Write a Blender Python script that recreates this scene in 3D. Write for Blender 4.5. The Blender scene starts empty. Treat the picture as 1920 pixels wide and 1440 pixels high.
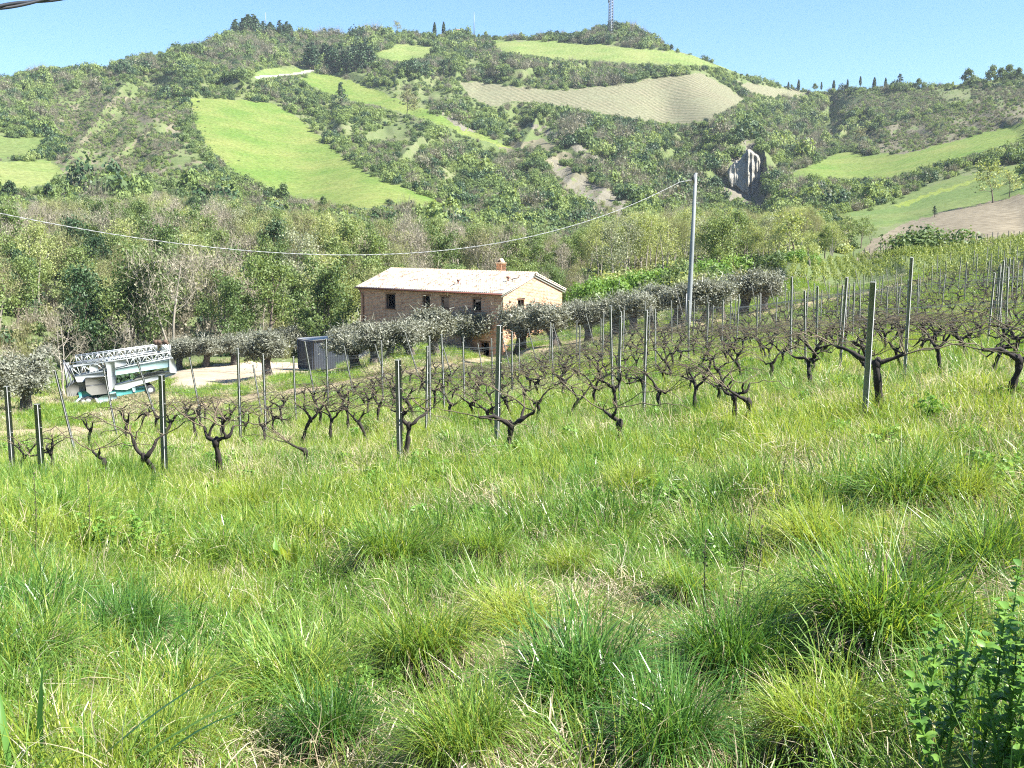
import bpy, math, random
import numpy as np
from mathutils import Vector, Matrix
R = math.radians
PI = math.pi
random.seed(7)
rng = np.random.default_rng(11)

# ------------------------------------------------------------------ camera, sky, sun, exposure
scn = bpy.context.scene
COL = scn.collection
FPX = 2059.0                 # focal length in photo pixels (1920 wide)
PITCH = math.atan(290 / FPX)
cam_d = bpy.data.cameras.new('camera'); cam = bpy.data.objects.new('camera', cam_d); COL.objects.link(cam)
cam_d.sensor_width = 36; cam_d.lens = 36 * FPX / 1920
cam.rotation_euler = (PI / 2 - PITCH, 0, 0); cam.location = (0, 0, 0)
cam_d.clip_start = 0.1; cam_d.clip_end = 6000
scn.camera = cam
SUN_AZ, SUN_EL = R(106), R(47)      # azimuth from +Y (view) towards +X (right)
w = bpy.data.worlds.new('World'); scn.world = w; w.use_nodes = True
nt = w.node_tree; bg = nt.nodes['Background']
sky = nt.nodes.new('ShaderNodeTexSky'); sky.sky_type = 'NISHITA'; sky.sun_disc = False
sky.sun_elevation = SUN_EL; sky.sun_rotation = SUN_AZ
sky.altitude = 0; sky.air_density = 1.0; sky.dust_density = 0.7; sky.ozone_density = 1.6
tint = nt.nodes.new('ShaderNodeMix'); tint.data_type = 'RGBA'; tint.blend_type = 'MULTIPLY'; tint.inputs[0].default_value = 1; tint.inputs[7].default_value = (.64, .87, 1.14, 1)
nt.links.new(sky.outputs[0], tint.inputs[6]); nt.links.new(tint.outputs[2], bg.inputs[0]); bg.inputs[1].default_value = 0.056
sd = bpy.data.lights.new('sun', 'SUN'); sd.energy = 5.0; sd.angle = R(0.5); sd.color = (1, .955, .88)
so = bpy.data.objects.new('sun', sd); COL.objects.link(so)
sv = Vector((math.sin(SUN_AZ) * math.cos(SUN_EL), math.cos(SUN_AZ) * math.cos(SUN_EL), math.sin(SUN_EL)))
so.rotation_euler = sv.to_track_quat('Z', 'Y').to_euler(); so.location = (50, 0, 80)
scn.view_settings.view_transform = 'Standard'; scn.view_settings.look = 'None'
scn.view_settings.exposure = 1.93; scn.view_settings.gamma = 1
HAZE = .00007
scn.cycles.volume_bounces = 0
scn.cycles.use_denoising = False; scn.cycles.filter_width = 1.15
scn.cycles.sample_clamp_indirect = 4
scn.cycles.max_bounces = 5; scn.cycles.diffuse_bounces = 3; scn.cycles.transmission_bounces = 3
scn.cycles.transparent_max_bounces = 4

# ------------------------------------------------------------------ helpers
def tag(o, label=None, cat=None, group=None, kind=None):
    if label: o['label'] = label
    if cat: o['category'] = cat
    if group: o['group'] = group
    if kind: o['kind'] = kind
    return o
def link(name, me, mats=None, parent=None, loc=None, col=None):
    o = bpy.data.objects.new(name, me); (col or COL).objects.link(o)
    if mats is not None:
        me.materials.clear()
        for m in (mats if isinstance(mats, (list, tuple)) else [mats]): me.materials.append(m)
    if parent: o.parent = parent
    if loc is not None: o.location = loc
    return o
def empty(name, loc, rz=0, label=None, cat=None, group=None):
    o = bpy.data.objects.new(name, None); COL.objects.link(o); o.empty_display_size = .3
    o.location = loc; o.rotation_euler = (0, 0, rz)
    return tag(o, label, cat, group)
def np_mesh(name, V, F, smooth=False, rnd=None, mi=None):
    """V (n,3); F (m,k) array of constant k, or list of faces"""
    me = bpy.data.meshes.new(name)
    V = np.asarray(V, dtype=np.float32)
    if isinstance(F, np.ndarray):
        k = F.shape[1]; loops = F.ravel().astype(np.int32); starts = np.arange(0, len(loops), k, dtype=np.int32)
    else:
        ks = np.array([len(f) for f in F]); loops = np.array([i for f in F for i in f], dtype=np.int32)
        starts = np.concatenate([[0], np.cumsum(ks)[:-1]]).astype(np.int32)
    me.vertices.add(len(V)); me.vertices.foreach_set('co', V.ravel())
    me.loops.add(len(loops)); me.loops.foreach_set('vertex_index', loops)
    me.polygons.add(len(starts)); me.polygons.foreach_set('loop_start', starts)
    if smooth: me.polygons.foreach_set('use_smooth', np.ones(len(starts), dtype=bool))
    if mi is not None: me.polygons.foreach_set('material_index', np.asarray(mi, dtype=np.int32))
    me.update(calc_edges=True)
    if rnd is not None:
        a = me.attributes.new('rnd', 'FLOAT', 'POINT'); a.data.foreach_set('value', np.asarray(rnd, dtype=np.float32))
    return me
class MB:
    def __init__(s): s.V = []; s.F = []; s.n = 0; s.r = []
    def add(s, V, F, r=None):
        V = np.asarray(V, float); 
        s.F += [[i + s.n for i in f] for f in F]; s.V.append(V); s.n += len(V)
        s.r.append(np.full(len(V), random.random() if r is None else r))
    def box(s, c, d, M=None, bev=0.0):
        x, y, z = [q / 2 for q in d]
        P = np.array([(i, j, k) for k in (-z, z) for j in (-y, y) for i in (-x, x)], float)
        if bev:
            b = bev; P = []
            for (sx, sy, sz) in [(i, j, k) for k in (-1, 1) for j in (-1, 1) for i in (-1, 1)]:
                P += [(sx * (x - b), sy * (y - b), sz * z), (sx * (x - b), sy * y, sz * (z - b)), (sx * x, sy * (y - b), sz * (z - b))]
            P = np.array(P)
            def v(i, a): return i * 3 + a
            F = [[v(0,0),v(2,0),v(3,0),v(1,0)], [v(4,0),v(5,0),v(7,0),v(6,0)],
                 [v(0,1),v(1,1),v(5,1),v(4,1)], [v(2,1),v(6,1),v(7,1),v(3,1)],
                 [v(0,2),v(4,2),v(6,2),v(2,2)], [v(1,2),v(3,2),v(7,2),v(5,2)]]
            for i in range(8): F.append([v(i,0),v(i,1),v(i,2)])
            for a, b2 in ((0,1),(2,3),(4,5),(6,7)): F.append([v(a,0),v(b2,0),v(b2,1),v(a,1)])
            for a, b2 in ((0,2),(1,3),(4,6),(5,7)): F.append([v(a,0),v(b2,0),v(b2,2),v(a,2)])
            for a, b2 in ((0,4),(1,5),(2,6),(3,7)): F.append([v(a,1),v(b2,1),v(b2,2),v(a,2)])
        else:
            F = [(0,2,3,1),(4,5,7,6),(0,1,5,4),(2,6,7,3),(0,4,6,2),(1,3,7,5)]
        if M is not None: P = P @ np.array(M).T[:3, :3]
        s.add(P + np.array(c), F)
    def bar(s, a, b, w, h=None, bev=0.0):
        a, b = Vector(a), Vector(b); d = b - a; L = d.length
        q = d.to_track_quat('Z', 'Y').to_matrix()
        s.box(((a + b) / 2)[:], (w, h or w, L), q, bev)
    def tube(s, pts, rad, n=6, cap=True):
        pts = [Vector(p) for p in pts]; m = len(pts)
        if not hasattr(rad, '__len__'): rad = [rad] * m
        V = []; ref = None
        for i, p in enumerate(pts):
            t = (pts[min(i + 1, m - 1)] - pts[max(i - 1, 0)]).normalized()
            if ref is None: ref = t.orthogonal().normalized()
            ref = (ref - t * ref.dot(t)); ref = ref.normalized() if ref.length > 1e-6 else t.orthogonal().normalized()
            bi = t.cross(ref)
            for k in range(n):
                a = 2 * PI * k / n; V.append((p + (ref * math.cos(a) + bi * math.sin(a)) * rad[i])[:])
        F = [[i * n + k, i * n + (k + 1) % n, (i + 1) * n + (k + 1) % n, (i + 1) * n + k] for i in range(m - 1) for k in range(n)]
        if cap: F += [list(range(n))[::-1], [(m - 1) * n + k for k in range(n)]]
        s.add(V, F)
    def quads(s, Q, r=None):
        """Q (n,4,3)"""
        Q = np.asarray(Q, float); n = len(Q)
        if n == 0: return
        idx = (np.arange(n * 4).reshape(n, 4) + s.n)
        s.F += idx.tolist(); s.V.append(Q.reshape(-1, 3)); s.n += n * 4
        rr = rng.random(n) if r is None else np.asarray(r)
        s.r.append(np.repeat(rr, 4))
    def mesh(s, name, smooth=False):
        return np_mesh(name, np.concatenate(s.V), s.F, smooth, np.concatenate(s.r))
    def build(s, name, mat, parent=None, smooth=False, loc=None):
        return link(name, s.mesh(name, smooth), mat, parent, loc)

# ------------------------------------------------------------------ materials
def new_mat(name):
    m = bpy.data.materials.new(name); m.use_nodes = True
    n = m.node_tree; b = n.nodes['Principled BSDF']; return m, n, b
def N(n, t, **k):
    x = n.nodes.new(t)
    for a, v in k.items(): setattr(x, a, v)
    return x
def ramp(n, fac, stops):
    r = N(n, 'ShaderNodeValToRGB'); e = r.color_ramp.elements
    while len(e) < len(stops): e.new(.5)
    for i, (p, c) in enumerate(stops): e[i].position = p; e[i].color = (*c, 1)
    n.links.new(fac, r.inputs[0]); return r.outputs[0]
def noise(n, scale, detail=6, rough=.6, vec=None, coord='Object', dist=0.0):
    t = N(n, 'ShaderNodeTexNoise'); t.inputs['Scale'].default_value = scale; t.inputs['Detail'].default_value = detail
    t.inputs['Roughness'].default_value = rough; t.inputs['Distortion'].default_value = dist
    if vec is None: vec = N(n, 'ShaderNodeTexCoord').outputs[coord]
    n.links.new(vec, t.inputs['Vector']); return t.outputs['Fac']
def mixc(n, fac, a, b, mode='MIX'):
    m = N(n, 'ShaderNodeMix', data_type='RGBA', blend_type=mode)
    for i, v in ((0, fac), (6, a), (7, b)):
        if hasattr(v, 'node'): n.links.new(v, m.inputs[i])
        else: m.inputs[i].default_value = (*v, 1) if isinstance(v, tuple) else v
    return m.outputs[2]
def leaf_mat(name, cols, trans=0.35, rough=.55, obj_var=.35, tcol=None):
    """cols: list of colours spread over per-leaf / per-plant randomness"""
    m, n, b = new_mat(name)
    at = N(n, 'ShaderNodeAttribute', attribute_name='rnd'); oi = N(n, 'ShaderNodeObjectInfo')
    mx = N(n, 'ShaderNodeMath', operation='MULTIPLY'); mx.inputs[1].default_value = 1 - obj_var; n.links.new(at.outputs['Fac'], mx.inputs[0])
    ma = N(n, 'ShaderNodeMath', operation='MULTIPLY_ADD'); ma.inputs[1].default_value = obj_var
    n.links.new(oi.outputs['Random'], ma.inputs[0]); n.links.new(mx.outputs[0], ma.inputs[2])
    k = len(cols); c = ramp(n, ma.outputs[0], [(.12 + .76 * i / max(1, k - 1), q) for i, q in enumerate(cols)])
    n.links.new(c, b.inputs['Base Color']); b.inputs['Roughness'].default_value = rough
    b.inputs['Specular IOR Level'].default_value = .35
    if trans > 0:
        tr = N(n, 'ShaderNodeBsdfTranslucent'); ms = N(n, 'ShaderNodeMixShader'); ms.inputs[0].default_value = trans
        tc = mixc(n, 1.0, c, (1.2, 1.12, .65), 'MULTIPLY')
        n.links.new(tc, tr.inputs[0])
        n.links.new(b.outputs[0], ms.inputs[1]); n.links.new(tr.outputs[0], ms.inputs[2])
        n.links.new(ms.outputs[0], n.nodes['Material Output'].inputs[0])
    return m
def simple(name, col, rough=.6, metal=0, nscale=8, var=.25, bump=0, dark=None):
    m, n, b = new_mat(name)
    f = noise(n, nscale); d = dark or tuple(c * (1 - var) for c in col)
    c = ramp(n, f, [(.3, d), (.7, col)]); n.links.new(c, b.inputs['Base Color'])
    b.inputs['Roughness'].default_value = rough; b.inputs['Metallic'].default_value = metal
    if bump:
        bp = N(n, 'ShaderNodeBump'); bp.inputs['Strength'].default_value = bump; n.links.new(f, bp.inputs['Height']); n.links.new(bp.outputs[0], b.inputs['Normal'])
    return m
def soil(name, stops, s1=.05, s2=.9, s3=6, bump=.4, bd=.3):
    """ground: mixes three scales of noise into a colour ramp"""
    m, n, b = new_mat(name)
    a = noise(n, s1, 4); c = noise(n, s2, 6, .7); e = noise(n, s3, 4, .7)
    x = N(n, 'ShaderNodeMath', operation='ADD'); n.links.new(a, x.inputs[0]); n.links.new(c, x.inputs[1])
    y = N(n, 'ShaderNodeMath', operation='ADD'); n.links.new(x.outputs[0], y.inputs[0]); n.links.new(e, y.inputs[1])
    z = N(n, 'ShaderNodeMath', operation='MULTIPLY'); z.inputs[1].default_value = 1 / 3; n.links.new(y.outputs[0], z.inputs[0])
    mr = N(n, 'ShaderNodeMapRange'); mr.inputs[1].default_value = .36; mr.inputs[2].default_value = .64; n.links.new(z.outputs[0], mr.inputs[0])
    n.links.new(ramp(n, mr.outputs[0], stops), b.inputs['Base Color'])
    b.inputs['Roughness'].default_value = .95; b.inputs['Specular IOR Level'].default_value = .15
    bp = N(n, 'ShaderNodeBump'); bp.inputs['Strength'].default_value = bump; bp.inputs['Distance'].default_value = bd
    n.links.new(c, bp.inputs['Height']); n.links.new(bp.outputs[0], b.inputs['Normal'])
    return m
def striped(name, c1, c2, ang, period, sharp=.3, bump=.3, duty=.5, nz=.7):
    """field with furrows / rows running in a world direction"""
    m, n, b = new_mat(name)
    tc = N(n, 'ShaderNodeTexCoord'); mp = N(n, 'ShaderNodeMapping'); mp.inputs['Rotation'].default_value = (0, 0, ang)
    n.links.new(tc.outputs['Object'], mp.inputs[0])
    wv = N(n, 'ShaderNodeTexWave', wave_type='BANDS', bands_direction='X'); wv.inputs['Scale'].default_value = 2 * PI / (20 * period)
    wv.inputs['Distortion'].default_value = .6; wv.inputs['Detail'].default_value = 2; wv.inputs['Detail Scale'].default_value = .3
    n.links.new(mp.outputs[0], wv.inputs[0])
    f2 = noise(n, .035, 6, .65); f3 = noise(n, .6, 5, .7)
    base = ramp(n, wv.outputs['Fac'], [(duty - sharp, c1[0]), (duty + sharp, c1[1])])
    base2 = mixc(n, ramp(n, f2, [(.35, (0, 0, 0)), (.68, (1, 1, 1))]), base, c2)
    n.links.new(mixc(n, nz, base2, ramp(n, f3, [(.35, (.25, .25, .25)), (.65, (.8, .8, .8))]), 'SOFT_LIGHT'), b.inputs['Base Color'])
    b.inputs['Roughness'].default_value = .95; b.inputs['Specular IOR Level'].default_value = .1
    return m

MAT = {}
MAT['ground'] = soil('grassy_soil', [(0, (.045, .038, .024)), (.35, (.07, .085, .022)), (.6, (.11, .14, .035)), (1, (.18, .165, .09))], .08, 1.3, 9)
MAT['hill'] = soil('scrub_soil', [(0, (.06, .085, .03)), (.45, (.09, .12, .042)), (.75, (.125, .135, .065)), (1, (.18, .165, .11))], .012, .12, 1.1, .5, 1.5)
MAT['bare'] = soil('bare_brown_slope', [(0, (.075, .075, .045)), (.4, (.11, .105, .065)), (.75, (.15, .135, .09)), (1, (.19, .17, .125))], .03, .3, 1.5, .5, 1.5)
MAT['meadow'] = soil('dry_meadow', [(0, (.12, .13, .045)), (.4, (.17, .17, .065)), (.7, (.21, .19, .10)), (1, (.25, .23, .11))], .05, .5, 5)
MAT['field'] = striped('young_crop', [(.07, .122, .022), (.085, .138, .026)], (.135, .155, .045), R(35), 3.0)
MAT['field_dark'] = striped('dark_crop', [(.07, .112, .032), (.082, .128, .035)], (.11, .135, .045), R(80), 3.0)
MAT['field_pale'] = striped('hill_crop', [(.09, .135, .035), (.105, .155, .04)], (.15, .17, .06), R(10), 3.0)
MAT['field_bright'] = striped('rape_crop', [(.13, .175, .03), (.14, .18, .035)], (.14, .17, .04), R(20), 3.0)
MAT['hill_vineyard'] = striped('bare_vineyard', [(.10, .10, .06), (.155, .142, .09)], (.13, .135, .08), R(-25), 4.2, .22, .3, .45)
MAT['plough'] = striped('ploughed_soil', [(.145, .125, .086), (.172, .15, .106)], (.125, .107, .074), R(70), 4.0)
MAT['yard'] = soil('pale_gravel', [(0, (.24, .19, .12)), (.5, (.34, .28, .20)), (1, (.44, .38, .29))], .15, 1.0, 7)
MAT['track'] = soil('dirt_track', [(0, (.16, .15, .07)), (.35, (.24, .20, .12)), (.7, (.32, .25, .165)), (1, (.30, .25, .15))], .2, 1.0, 7)
MAT['clay'] = soil('clay_cliff', [(0, (.19, .18, .15)), (.5, (.28, .265, .225)), (1, (.38, .365, .31))], .1, .5, 2, .8, 2.0)
MAT['clay_soil'] = soil('clay_soil', [(0, (.10, .095, .065)), (.5, (.15, .14, .105)), (1, (.22, .205, .165))], .1, .5, 2, .8, 2.0)
MAT['road'] = simple('white_road', (.32, .30, .26))

# ------------------------------------------------------------------ terrain: D(azimuth, elevation)
SP, CP = math.sin(PITCH), math.cos(PITCH)
def ray(px, py):
    px = np.asarray(px, float); py = np.asarray(py, float)
    a = (px - 960) / FPX; b = (720 - py) / FPX
    return a, CP + b * SP, -SP + b * CP
def px2uv(px, py):
    x, y, z = ray(px, py); return np.arctan2(x, y) * FPX, -z / np.hypot(x, y) * FPX
def uv2px(U, V):
    th = U / FPX; x = np.sin(th); y = np.cos(th); z = -V / FPX
    f = y * CP - z * SP; u = y * SP + z * CP
    f = np.where(f > .02, f, .02)
    return 960 + FPX * x / f, 720 - FPX * u / f
def wcoord(V):
    V = np.asarray(V, float); return np.where(V < 200, V, 200 + 400 * np.log(np.maximum(V, 200) / 200))
CTRL = [
 (0,1440,3.3),(960,1440,3.2),(1920,1440,3.0),(0,1150,6.0),(960,1150,5.8),(1920,1150,5.2),(0,1000,9.8),(960,1000,9.3),(1920,1000,8.2),
 (1920,850,11.8),(1620,797,14.5),(1920,757,15.8),(960,910,13),(940,860,16.3),(0,910,18.5),(310,908,17.6),(1300,860,13.8),
 (1700,745,17),(1775,702,20),(1835,680,22.5),(110,865,25),(250,815,30),(380,792,34),(590,752,38),(780,712,45),(1050,672,57),(1200,632,62),
 (1420,592,75),(1560,565,86),(1700,537,98),(1920,600,40),(1600,640,40),(1300,700,30),(960,765,27),(640,830,23),(1470,508,116),(1700,482,128),(1920,458,140),(1920,510,85),
 (1700,470,165),(1920,447,180),(1600,489,160),(1920,365,300),(1650,430,265),(1570,410,330),(1920,310,430),(1920,262,560),(1480,335,500),
 (1920,232,620),(1700,290,600),(1920,160,850),(1700,165,930),(1550,172,1030),(1920,190,750),(1700,230,760),(1450,250,800),
 (1290,400,420),(1100,480,250),(1300,490,215),(1450,455,250),(1100,565,118),(1300,530,125),(1450,510,140),
 (1220,616,76),(1380,592,86),(1440,572,94),(1290,609,66),(975,657,82),(945,668,96),(1040,653,76),(1130,640,74),
 (600,697,92),(450,690,97),(330,722,84),(450,727,80),(200,757,83),(280,742,86),(0,765,72),(0,705,95),(0,800,50),(400,763,56),(700,702,66),(850,682,74),
 (300,655,125),(600,645,125),(850,610,135),(300,570,162),(0,570,160),(300,455,250),(0,445,260),(600,500,200),(850,510,190),(600,430,300),(300,385,330),(0,385,330),
 (870,405,380),(560,378,400),(440,330,440),(350,185,680),(530,200,690),(700,300,500),(0,300,480),(0,250,560),(200,200,660),(200,300,500),(0,170,760),
 (600,130,850),(800,150,800),(950,100,900),(1300,122,880),(900,170,780),(1380,180,820),(1200,230,700),(1000,200,730),(800,230,640),(700,200,710),(900,270,600),(1000,330,520),
 (1150,385,420),(1000,420,350),(1050,300,570),(1250,300,600),(1250,200,760),
 (1375,288,552),(1425,275,548),(1375,365,540),(1425,372,532),(1330,330,560),(1470,300,620),
 (0,155,830),(130,135,860),(270,108,900),(450,68,950),(700,66,980),(830,68,985),(950,72,985),(1100,75,960),(1170,62,985),(1255,95,930),(1300,105,940),(1400,143,990),(1470,165,1040),
]
c_ = np.array(CTRL); cu, cv = px2uv(c_[:, 0], c_[:, 1]); cd = np.log(c_[:, 2])
ex = np.array([(u, v, math.log(d)) for u in (-1100, 0, 1100) for v, d in ((2470, 1.36), (6180, .56))]
              + [(-1500, 480, math.log(17.5)), (-1500, 330, math.log(75)), (-1500, 0, math.log(270)), (-1500, -230, math.log(760)),
                 (1500, 330, math.log(17)), (1500, 60, math.log(100)), (1500, -30, math.log(260)), (1500, -270, math.log(800))])
cu = np.concatenate([cu, ex[:, 0]]); cv = np.concatenate([cv, ex[:, 1]]); cd = np.concatenate([cd, ex[:, 2]])
cx = np.stack([cu, wcoord(cv)], 1) / 400
def phi(r): return r * r * np.log(r + 1e-9)
n_ = len(cx); A = np.zeros((n_ + 3, n_ + 3))
A[:n_, :n_] = phi(np.linalg.norm(cx[:, None] - cx[None], axis=2)) + np.eye(n_) * 2e-4
A[:n_, n_] = 1; A[:n_, n_ + 1:] = cx; A[n_, :n_] = 1; A[n_ + 1:, :n_] = cx.T
sol = np.linalg.solve(A, np.concatenate([cd, np.zeros(3)]))
def rbf(U, V):
    P = np.stack([np.clip(U, -1500, 1500), wcoord(V)], -1) / 400
    sh = P.shape[:-1]; P = P.reshape(-1, 2); out = np.empty(len(P))
    for i in range(0, len(P), 20000):
        q = P[i:i + 20000]
        out[i:i + 20000] = phi(np.linalg.norm(q[:, None] - cx[None], axis=2)) @ sol[:n_] + sol[n_] + q @ sol[n_ + 1:]
    return out.reshape(sh)
# value noise on a lattice
_g = np.random.default_rng(3).random((64, 64))
def vnoise(x, y):
    xi = np.floor(x).astype(int); yi = np.floor(y).astype(int); fx = x - xi; fy = y - yi
    fx = fx * fx * (3 - 2 * fx); fy = fy * fy * (3 - 2 * fy)
    g = lambda a, b: _g[a % 64, b % 64]
    return (g(xi, yi) * (1 - fx) * (1 - fy) + g(xi + 1, yi) * fx * (1 - fy) + g(xi, yi + 1) * (1 - fx) * fy + g(xi + 1, yi + 1) * fx * fy) * 2 - 1
def fbm(x, y, o=4):
    s = 0; a = 1
    for i in range(o): s = s + a * vnoise(x * 2 ** i + 17 * i, y * 2 ** i + 5 * i); a *= .5
    return s
def poly_in(px, py, poly):
    c = np.zeros(np.shape(px), bool); n = len(poly); j = n - 1
    for i in range(n):
        xi, yi = poly[i]; xj, yj = poly[j]
        if yi != yj:
            c ^= ((yi > py) != (yj > py)) & (px < (xj - xi) * (py - yi) / (yj - yi) + xi)
        j = i
    return c
SKY = [(-1400,210),(-500,200),(-200,178),(0,152),(60,140),(130,128),(200,130),(270,106),(380,86),(450,66),(560,64),(700,64),(870,68),(950,70),(1010,72),(1080,62),(1170,50),(1215,66),(1262,94),(1300,104),(1400,143),(1470,163),(1530,174),(1600,168),(1700,166),(1800,158),(1860,150),(1920,146),(2100,130),(2500,120),(3300,120)]
sk = np.array(SKY, float); su, sv_ = px2uv(sk[:, 0], sk[:, 1])
o_ = np.argsort(su)
uin = np.arange(-1060, 1061, 2.8)
uo = np.concatenate([np.linspace(1080, 2000, 36), np.linspace(2040, 3600, 24)])
UU = np.concatenate([-uo[::-1], uin, uo]); NU = len(UU)
vsky = np.interp(UU, su[o_], sv_[o_])
vlow = np.concatenate([np.arange(300, 1020, 4.0), np.geomspace(1030, 6200, 50)])
NT = 350
s_ = np.linspace(0, 1, NT, endpoint=False)
VV = np.concatenate([(vsky[None] + s_[:, None] * (300 - vsky[None])), np.repeat(vlow[:, None], NU, 1)], 0)   # row 0 = skyline
UG = np.repeat(UU[None], len(VV), 0)
LD = rbf(UG, VV)
D0 = np.exp(LD)
PXG, PYG = uv2px(UG, VV)
far = np.clip((D0 - 330) / 200, 0, 1)
FIELDS = {
 'field_long': [(352,188),(380,183),(470,188),(520,196),(560,222),(610,262),(650,300),(700,330),(760,352),(820,374),(868,392),(880,402),(850,402),(800,392),(740,384),(690,390),(640,392),(600,378),(560,372),(505,352),(470,336),(440,322),(408,296),(380,268),(362,232)],
 'field_top': [(920,78),(1000,76),(1100,82),(1180,90),(1262,96),(1300,104),(1340,122),(1390,136),(1330,124),(1260,120),(1180,118),(1090,112),(1000,104),(940,98)],
 'field_ridge': [(560,150),(590,136),(640,146),(700,168),(740,184),(800,206),(860,232),(900,248),(960,276),(985,288),(940,276),(880,256),(830,236),(770,216),(710,200),(650,186),(600,170)],
 'field_knoll': [(480,150),(470,138),(500,128),(590,128),(575,136),(540,142)],
 'field_small': [(700,100),(740,86),(800,84),(820,92),(800,108),(760,116),(720,112)],
 'field_left': [(-80,256),(60,254),(92,256),(88,272),(60,286),(0,296),(-80,300)],
 'meadow_left': [(-20,306),(40,300),(92,300),(120,322),(90,345),(40,352),(-20,350)],
 'field_valley': [(1465,336),(1500,318),(1560,290),(1600,286),(1640,292),(1700,286),(1780,268),(1850,248),(1930,228),(1930,262),(1850,282),(1800,296),(1740,312),(1690,332),(1640,334),(1580,334),(1520,332)],
 'field_slope': [(1560,408),(1640,384),(1700,362),(1770,338),(1850,320),(1930,304),(1930,366),(1860,378),(1790,392),(1720,410),(1650,428),(1610,428),(1590,418)],
 'field_bright': [(1680,384),(1750,358),(1836,333),(1832,340),(1745,368),(1690,390)],
 'plough': [(1600,490),(1650,440),(1700,418),(1760,400),(1850,380),(1930,362),(2080,340),(2080,430),(1930,446),(1860,458),(1760,468),(1680,478)],
 'vine_hill': [(860,152),(900,154),(960,162),(1060,170),(1150,160),(1220,148),(1290,138),(1320,140),(1350,156),(1400,184),(1360,208),(1320,228),(1260,232),(1180,222),(1100,206),(1010,192),(960,190),(930,200),(880,184)],
 'vine_hill_far': [(1380,152),(1420,158),(1470,166),(1530,178),(1500,186),(1440,182),(1400,170)],
 'clay_low': [(1338,330),(1358,308),(1378,292),(1396,262),(1412,262),(1434,292),(1446,330),(1438,372),(1420,398),(1396,402),(1372,388),(1345,358)],
 'clay_scar': [(1030,296),(1060,310),(1085,325),(1110,340),(1140,356),(1172,376),(1190,402),(1176,420),(1150,410),(1120,392),(1096,376),(1068,350),(1040,322)],
 'clay_streak': [(825,205),(842,214),(862,228),(880,236),(902,246),(896,250),(868,242),(845,230),(828,216)],
 'clay_line': [(990,228),(1030,240),(1050,252),(1080,266),(1120,290),(1150,316),(1160,340),(1140,330),(1110,300),(1075,280),(1040,262),(1000,240)],
 'clay_bank': [(222,596),(236,590),(246,606),(256,634),(238,640),(224,622)],
 'yard': [(318,706),(330,694),(400,684),(470,678),(560,680),(640,690),(640,700),(560,702),(500,710),(440,720),(380,728),(320,730)],
 'road': [(478,143),(520,140),(560,136),(586,129),(592,132),(566,139),(522,144),(480,147)],
}
# cliff facets + ravine relief
rel = .055 * fbm(UG / 95, VV / 60, 3) + .004 * fbm(UG / 14, VV / 12, 2)
gull = np.abs(vnoise(UG / 70 + VV / 90, VV / 200))        # gullies running down the slopes
infield = np.zeros(UG.shape, bool)
for k_ in FIELDS:
    if not k_.startswith('clay'): infield |= poly_in(PXG, PYG, FIELDS[k_])
def blur(a, n):
    k = np.ones(n) / n
    a = np.apply_along_axis(lambda q: np.convolve(np.pad(q, n // 2, mode='edge'), k, 'valid')[:len(q)], 0, a)
    return np.apply_along_axis(lambda q: np.convolve(np.pad(q, n // 2, mode='edge'), k, 'valid')[:len(q)], 1, a)
fm = np.clip(blur(infield.astype(float), 31) * 2.2, 0, 1)
skyw = np.clip((VV - vsky[None]) / 70, 0, 1) ** .8
clw = 1 - np.clip(blur(poly_in(PXG, PYG, [(1350,262),(1445,262),(1445,400),(1350,400)]).astype(float), 21) * 1.6, 0, 1)
LD = LD + far * (1 - fm) * skyw * clw * (rel + .11 * (gull - .35)) + far * fm * .004 * fbm(UG / 160, VV / 90, 2)
pc = (poly_in(PXG, PYG, [(1362,268),(1432,268),(1432,388),(1362,388)])).astype(float)
pc = blur(pc, 15)
flute = .0012 * np.sin(PXG / 2.6 + 1.5 * vnoise(PXG / 9, PYG / 40)) + .0015 * vnoise(PXG / 3, PYG / 14)
facet = np.interp(PXG, [1360, 1403, 1409, 1415, 1432], [.003, -.004, -.001, -.003, .004])
near = np.clip((40 - D0) / 30, 0, 1)
LD = LD + near * .006 * fbm(UG / 60, wcoord(VV) / 30, 3)
for j in range(len(LD) - 2, -1, -1): LD[j] = np.maximum(LD[j], LD[j + 1] + .0012)
DG = np.exp(LD)
TH = UG / FPX
GX = DG * np.sin(TH); GY = DG * np.cos(TH); GZ = -VV / FPX * DG
NVR = len(VV)
def ground_px(px, py):
    """photo pixel -> point on the ground"""
    U, V = px2uv(px, py); iu = np.interp(U, UU, np.arange(NU)); i0 = int(iu); f = iu - i0
    d = math.exp((1 - f) * np.interp(V, VV[:, i0], LD[:, i0]) + f * np.interp(V, VV[:, i0 + 1], LD[:, i0 + 1]))
    return Vector((d * math.sin(U / FPX), d * math.cos(U / FPX), -V / FPX * d))
def ground_z(x, y):
    U = math.atan2(x, y) * FPX; d = math.log(math.hypot(x, y))
    iu = min(max(np.interp(U, UU, np.arange(NU)), 0), NU - 2.001); i0 = int(iu); f = iu - i0
    z = 0
    for i, w_ in ((i0, 1 - f), (i0 + 1, f)):
        v = np.interp(d, LD[::-1, i], VV[::-1, i]); z += w_ * -v / FPX
    return z * math.exp(d)
def proj(x, y, z):
    f = y * CP - z * SP; u = y * SP + z * CP
    return 960 + FPX * x / f, 720 - FPX * u / f
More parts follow.
